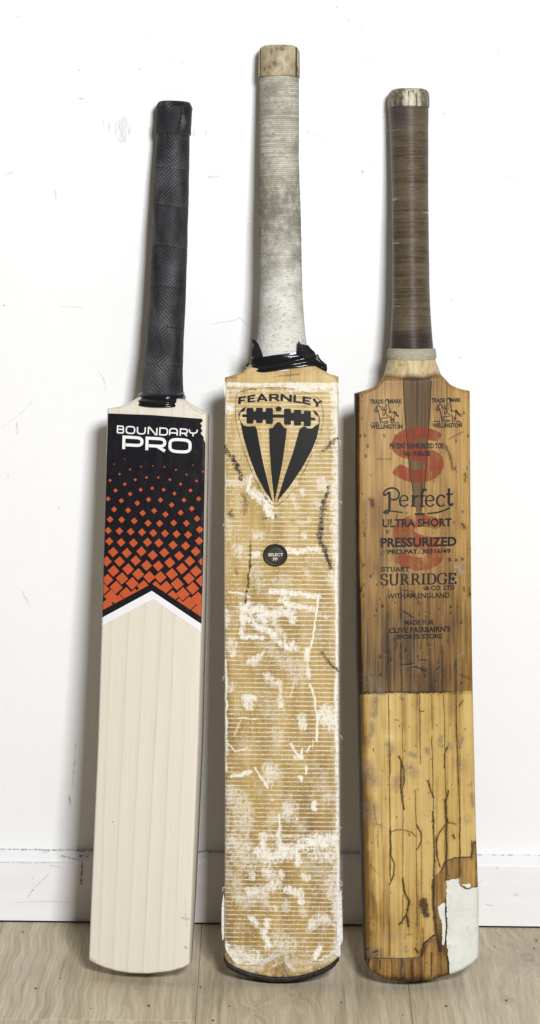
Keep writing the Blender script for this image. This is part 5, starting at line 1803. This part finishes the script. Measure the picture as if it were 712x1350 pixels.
def TS(cr, text, x0, x1, y0, y1, dy=0, bold=.034):
    (a, t0), (b, t1) = cr([(x0, y0), (x1, y0 + dy)])
    (_, b0), (_, b1) = cr([(x0, y1), (x1, y1 + dy)])
    return typeset(text, a, b, t0, b0, t1, b1, bold)


cH = crop(480, 515, 10.17)
cK = crop(555, 515, 10.17)
tm = TS(cH, "TRADE", 80, 262, 122, 180, bold=.036) + TS(cH, "MARK", 348, 510, 115, 176, bold=.036) + TS(cH, "WELLINGTON", 88, 515, 455, 518, bold=.036)
rb.decal("trade_mark", tm, MAT_INK, 0.00036)
tm = TS(cK, "TRADE", 140, 322, 105, 165, bold=.036) + TS(cK, "MARK", 398, 540, 102, 156, bold=.036) + TS(cK, "WELLINGTON", 150, 552, 440, 500, bold=.036)
rb.decal("trade_mark", tm, MAT_INK, 0.00036)
horse = [([(192, 198), (165, 225), (140, 268), (150, 290), (176, 286), (192, 264)], 12), ([(170, 225), (178, 250), (165, 275)], 14), ([(192, 264), (196, 300), (206, 350), (224, 382)], 11), ([(192, 198), (220, 225), (240, 266), (265, 276)], 11), ([(220, 372), (222, 445)], 10),
         ([(240, 372), (238, 445)], 9), ([(206, 350), (214, 410)], 8), ([(238, 372), (290, 372), (332, 360)], 10), ([(330, 300), (370, 290), (402, 300), (412, 340), (400, 372)], 10), ([(345, 350), (372, 392), (360, 445)], 12), ([(400, 372), (406, 400), (380, 445)], 12), ([(385, 380), (392, 410)], 10),
         ([(398, 288), (422, 294), (434, 330), (462, 352)], 22), ([(290, 200), (276, 240), (286, 290), (268, 342)], 10), ([(322, 195), (340, 240), (348, 290)], 10), ([(300, 210), (306, 280)], 9), ([(246, 212), (258, 250), (272, 268), (295, 272)], 11), ([(290, 290), (302, 332), (332, 348)], 10),
         ([(250, 288), (258, 340)], 11), ([(280, 160), (288, 132), (312, 118), (334, 135), (338, 185)], 15), ([(312, 122), (330, 150), (334, 182)], 18), ([(294, 165), (294, 192), (318, 196)], 9), ([(98, 436), (150, 438), (190, 428)], 10), ([(160, 440), (195, 436)], 12),
         ([(250, 432), (290, 418), (332, 424)], 12), ([(268, 446), (300, 444), (322, 434)], 10), ([(408, 436), (440, 428), (472, 446)], 7), ([(420, 444), (450, 440)], 6)]
for dx, dy, cr in ((0, 0, cH), (62, -18, cK)):
    pp = []
    for pts, w in horse:
        pp += ribbon(cr([(x + (dx if cr is cK else 0), y + (dy if cr is cK else 0)) for x, y in corners([p + () for p in pts], 18)]), w / 10.17)
    rb.decal("horse_and_rider_emblem", pp, MAT_INK, 0.00036)
tx = TS(cR, "PATENT REINFORCED TOE", 70, 632, 195, 252, bold=.036) + TS(cR, "No 19386/28", 215, 490, 275, 332, bold=.036)
cU = crop(495, 675, 5.933)
tx += TS(cU, "PRESSURIZED", 42, 635, 205, 280, -10, bold=.034) + TS(cU, "PRO.PAT. 30316/49", 95, 588, 296, 334, -8, bold=.034)
cV = crop(495, 740, 5.933)
tx += TS(cV, "& CO. LTD", 390, 620, 194, 230, -5, bold=.026)
rb.decal("lettering", tx, MAT_INK, 0.00037)
tx = TS(cU, "ULTRA SHORT", 55, 597, 58, 124, -8, bold=.034) + TS(cV, "WITHAM ENGLAND", 92, 580, 254, 296, -8, bold=.016) + TS(cV, "MADE FOR", 228, 456, 462, 500, -2, bold=.03)
tx += TS(cV, "CLIVE FAIRBAIRN'S", 105, 588, 522, 566, -14, bold=.03) + TS(cV, "SPORTS STORE", 162, 522, 576, 614, -8, bold=.03)
rb.decal("lettering", tx, MAT_INK2, 0.00037)
cP = crop(495, 635, 6.47)


def e_(cx, cy):
    return [(cx - 32, cy), (cx + 33, cy - 4), (cx + 30, cy - 28), (cx + 12, cy - 46), (cx - 12, cy - 46), (cx - 32, cy - 24), (cx - 37, cy), (cx - 30, cy + 30), (cx - 8, cy + 48), (cx + 14, cy + 46), (cx + 34, cy + 28)]


perf = [([(70, 118), (73, 88), (105, 62), (150, 54), (188, 70), (206, 110), (192, 146), (158, 160), (134, 150)], 12, 12), ([(120, 88), (121, 180), (118, 246), (104, 272), (84, 274), (74, 262), (90, 250), (116, 248)], 17, 12), ([(112, 92), (88, 118), (72, 114)], 12, 14),
        (e_(243, 166), 13, 8), ([(322, 118), (322, 216)], 18, 18), ([(302, 212), (344, 212)], 8, 9), ([(306, 122), (330, 122)], 8, 8), ([(325, 150), (340, 130), (362, 126)], 12, 14), ([(396, 214), (396, 95), (406, 70), (424, 66), (432, 82)], 16, 12), ([(366, 124), (432, 124)], 8, 10), ([(376, 213), (420, 213)], 8, 9),
        (e_(465, 166), 14, 8), ([(592, 142), (578, 120), (552, 116), (532, 136), (522, 168), (532, 200), (556, 214), (592, 202)], 15, 10), ([(628, 60), (626, 180), (636, 206), (650, 204), (659, 186)], 18, 12), ([(602, 112), (660, 110)], 9, 11),
        ([(118, 250), (170, 258), (235, 266)], 9, 9), ([(258, 270), (270, 270)], 9, 9), ([(335, 279), (378, 281), (420, 279)], 14, 14), ([(440, 275), (520, 268), (590, 248), (635, 224)], 11, 11)]
pp = []
for pts, wv, wh in perf:
    pp += ribbon(cP(corners(pts, 22)), wv * 1.22 / 6.47, wh * 1.2 / 6.47)
rb.decal("script_lettering", pp, MAT_INK, 0.00037)

SER = {'S': [corners([(.88, .72), (.86, .95), (.5, 1.02), (.1, .95), (.06, .7), (.2, .56), (.8, .44), (.95, .25), (.85, .03), (.5, -.02), (.12, .04), (.08, .3)], .2)],
       'U': [corners([(.18, 1), (.18, .1), (.5, -.04), (.84, .1), (.84, 1)], .25), [(0, .97), (.36, .97)], [(.68, .97), (1, .97)]],
       'R': [[(.2, 0), (.2, 1)], corners([(.02, .97, 0), (.72, .97), (.72, .5), (.2, .5, 0)], .22), [(.5, .5), (.9, .03)], [(0, .03), (.4, .03)], [(.78, .03), (1, .03)]],
       'I': [[(.5, 0), (.5, 1)], [(.05, .97), (.95, .97)], [(.05, .03), (.95, .03)]],
       'D': [[(.2, 0), (.2, 1)], corners([(.0, .97, 0), (.92, .97), (.92, .03), (.0, .03, 0)], .4)],
       'G': [corners([(.9, .72), (.85, .95), (.5, 1.02), (.1, .85), (.04, .5), (.1, .15), (.5, -.02), (.86, .08), (.88, .42)], .2), [(.62, .42), (1, .42)]],
       'E': [[(.2, 0), (.2, 1)], [(0, .97), (.92, .97)], [(.92, 1), (.92, .76)], [(.2, .5), (.7, .5)], [(0, .03), (.95, .03)], [(.95, 0), (.95, .25)], [(.7, .38), (.7, .62)]],
       'T': [[(.5, 0), (.5, 1)], [(.02, .97), (.98, .97)], [(.03, 1), (.03, .76)], [(.97, 1), (.97, .76)], [(.28, .03), (.72, .03)]],
       'A': [[(.06, 0), (.5, 1)], [(.5, 1), (.92, 0)], [(.25, .36), (.74, .36)], [(0, .03), (.26, .03)], [(.68, .03), (1, .03)]]}


def serif_line(cr, spans, text, y0, y1, slope, wv, wh):
    out = []
    for ch, (a, b) in zip(text, spans):
        da, db = slope * a, slope * b
        out += place(SER[ch], cr([(a, y1 + da), (b, y1 + db), (a, y0 + da), (b, y0 + db)]), wv, wh)
    return out


pp = serif_line(cV, [(44, 96), (106, 182), (194, 262), (276, 352), (358, 392), (400, 474), (484, 560), (568, 632)], "SURRIDGE", 106, 190, -0.018, 2.6, 1.25)
pp += serif_line(cV, [(44, 74), (80, 112), (118, 152), (156, 192), (196, 230), (232, 262)], "STUART", 50, 82, -0.01, 1.4, 1.0)
rb.decal("serif_lettering", pp, MAT_INK, 0.00037)

# handle of the antique bat
WCR = -0.022
m = M("dark_waxed_twine", 0.38, 0.45)
n1 = m.noise(m.obj((50, 50, 70)), 1.0, 4, 0.6)
n2 = m.noise(m.obj((260, 260, 900)), 1.0, 3, 0.65)
c = m.mix(m.rng(m.attr("strand"), 0.2, 0.85), (0.044, 0.032, 0.020), (0.115, 0.086, 0.054))
c = m.mix(m.rng(n1, 0.35, 0.7, 0, .6), c, (0.16, 0.122, 0.08))
c = m.mix(m.rng(m.attr("strand"), 0.93, 0.97, 0, .75), c, (0.48, 0.37, 0.24))
c = m.mix(m.rng(n2, 0.6, 0.74, 0, .4), c, (0.36, 0.30, 0.23))
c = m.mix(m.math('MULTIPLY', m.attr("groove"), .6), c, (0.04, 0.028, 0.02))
c = m.mix(m.rng(m.attr("py"), 0.322, 0.328, 0, .75), c, (0.024, 0.019, 0.016))
topd = m.math('MULTIPLY', m.rng(m.attr("py"), 0.114, 0.136, 1, 0), m.rng(m.attr("px"), 0.765, 0.745, 0, 1))
c = m.mix(m.math('MULTIPLY', topd, .75), c, (0.045, 0.042, 0.050))
m.color(c)
MAT_DTWINE = m.m
hrr = [(142.6, 513.0, 564.4), (190, 515.0, 564.3), (230, 516.4, 564.3), (260, 516.8, 564.3), (300, 517.2, 564.8), (375, 517.8, 565.8), (400, 517.4, 566.7), (417, 516.8, 567.5), (440, 515.8, 569.2), (462, 514.6, 571.0)]


def right_disp(TH, VV, ru):
    return twine(0.00120, 0.00020, 200)(TH, VV, ru) + 0.0005 * (fbm(TH * 1.2, VV * 40, 206, 3) - .5)


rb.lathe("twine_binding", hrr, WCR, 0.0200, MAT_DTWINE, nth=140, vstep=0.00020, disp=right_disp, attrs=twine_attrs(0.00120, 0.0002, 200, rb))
m = M("worn_dark_cane", 0.4, 0.4)
n1 = m.noise(m.obj((220, 220, 160)), 1.0, 5, 0.65)
n2 = m.noise(m.obj((520, 520, 60)), 1.0, 4, 0.7)
pxm = m.attr("px")
c = m.ramp(m.math('ADD', m.math('MULTIPLY', n1, .5), m.math('MULTIPLY', n2, .5)), [(0.38, (0.035, 0.03, 0.025)), (0.50, (0.14, 0.12, 0.088)), (0.60, (0.32, 0.28, 0.205)), (0.78, (0.55, 0.50, 0.39))])
bare = m.math('MULTIPLY', m.rng(m.math('ABSOLUTE', m.math('SUBTRACT', pxm, 543.5 / 712)), 0.010, 0.018, 1, 0), m.rng(n2, .40, .56))
c = m.mix(m.math('MULTIPLY', bare, .85), c, (0.60, 0.545, 0.41))
m.color(c)
m.bump(n1, .35, .0006)
caprows = [(118.2, 522, 556), (118.8, 518.6, 559.4), (120.2, 516, 562), (122.6, 513.8, 563.8), (126, 512.6, 564.8), (130, 512.2, 565.1), (141.5, 512.2, 565.2), (143, 512.8, 564.6)]
rb.lathe("handle_cap", caprows, WCR, 0.0202, m.m, nth=120, vstep=0.0006, power=2.5, attrs=lambda TH, VV, U, W: {"px": rb.pix(U.ravel(), VV.ravel(), W.ravel())[0] / 712.0},
         disp=lambda TH, VV, ru: 0.0005 * (fbm(TH * 3, VV * 120, 210, 3) - .5))
m = M("pale_string", 0.8, 0.2)
n1 = m.noise(m.obj((500, 500, 900)), 1.0, 3, .6)
c = m.mix(m.rng(n1, .3, .7), (0.34, 0.305, 0.225), (0.52, 0.48, 0.38))
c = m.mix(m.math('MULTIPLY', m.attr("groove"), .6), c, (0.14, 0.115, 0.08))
m.color(c)
m.bump(n1, .5, .0006)
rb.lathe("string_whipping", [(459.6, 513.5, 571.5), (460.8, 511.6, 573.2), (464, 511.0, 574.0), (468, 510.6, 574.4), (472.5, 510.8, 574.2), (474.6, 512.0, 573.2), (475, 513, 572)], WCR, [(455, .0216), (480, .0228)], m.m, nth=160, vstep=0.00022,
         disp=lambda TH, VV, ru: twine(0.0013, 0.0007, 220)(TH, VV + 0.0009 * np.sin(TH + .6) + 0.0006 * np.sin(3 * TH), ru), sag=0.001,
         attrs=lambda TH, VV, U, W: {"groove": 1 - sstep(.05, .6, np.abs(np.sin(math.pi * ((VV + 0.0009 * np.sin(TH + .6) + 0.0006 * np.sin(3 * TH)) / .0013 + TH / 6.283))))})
m = M("bare_neck_wood", 0.42, 0.35)
n1 = m.noise(m.obj((420, 420, 16)), 1.0, 4, .65)
n2 = m.noise(m.obj((130, 130, 130)), 1.0, 4, .6)
c = m.ramp(n1, [(.3, (0.36, 0.26, 0.13)), (.5, (0.52, 0.405, 0.22)), (.75, (0.64, 0.53, 0.33))])
c = m.mix(m.rng(n2, .58, .7, 0, .7), c, (0.20, 0.12, 0.06))
c = m.mix(m.rng(m.attr("py"), 0.3645, 0.3695, 0, .92), c, (0.045, 0.026, 0.014))
m.color(c)
m.bump(n1, .3, .0005)


def neck_attrs(TH, VV, U, W):
    PX, PY = rb.pix(U.ravel(), VV.ravel(), W.ravel())
    return {"py": (PY + 1.2 * np.sin(PX * .2) + (PX - 540) * .03) / 1350.0}


rb.lathe("neck", [(472, 512.6, 572.4), (480, 510.4, 575.2), (488, 508.4, 578.4), (494, 506.6, 580.6), (498, 504.5, 584), (502, 501.5, 588), (506, 498, 592)], WCR, [(472, .0205), (490, .0224), (499, .0228), (506, .0205)], m.m, nth=140, vstep=.0006, attrs=neck_attrs,
         disp=lambda TH, VV, ru: .0005 * (fbm(TH * 2, VV * 60, 230, 3) - .5))
# settle each bat on the floor
bpy.context.view_layer.update()
for b_ in (lb, mb, rb):
    lo, hi_y = 1e9, -1e9
    for o in b_.root.children_recursive:
        n = len(o.data.vertices)
        co = np.zeros(n * 3, np.float32)
        o.data.vertices.foreach_get("co", co)
        co = co.reshape(-1, 3)
        mw = np.array(o.matrix_world)
        w = co @ mw[:3, :3].T + mw[:3, 3]
        lo, hi_y = min(lo, w[:, 2].min()), max(hi_y, w[:, 1].max())
    print("min z", round(lo * 1000, 2), "mm; max y", round(hi_y * 1000, 2))
    b_.root.location.z -= lo - 0.0001
print("bats", [tuple(np.round(b.T, 3)) for b in (lb, mb, rb)], [round(b.L, 3) for b in (lb, mb, rb)], "lean", [round(math.degrees(math.asin(b.a[1])), 1) for b in (lb, mb, rb)], "plank", round(PW, 3))
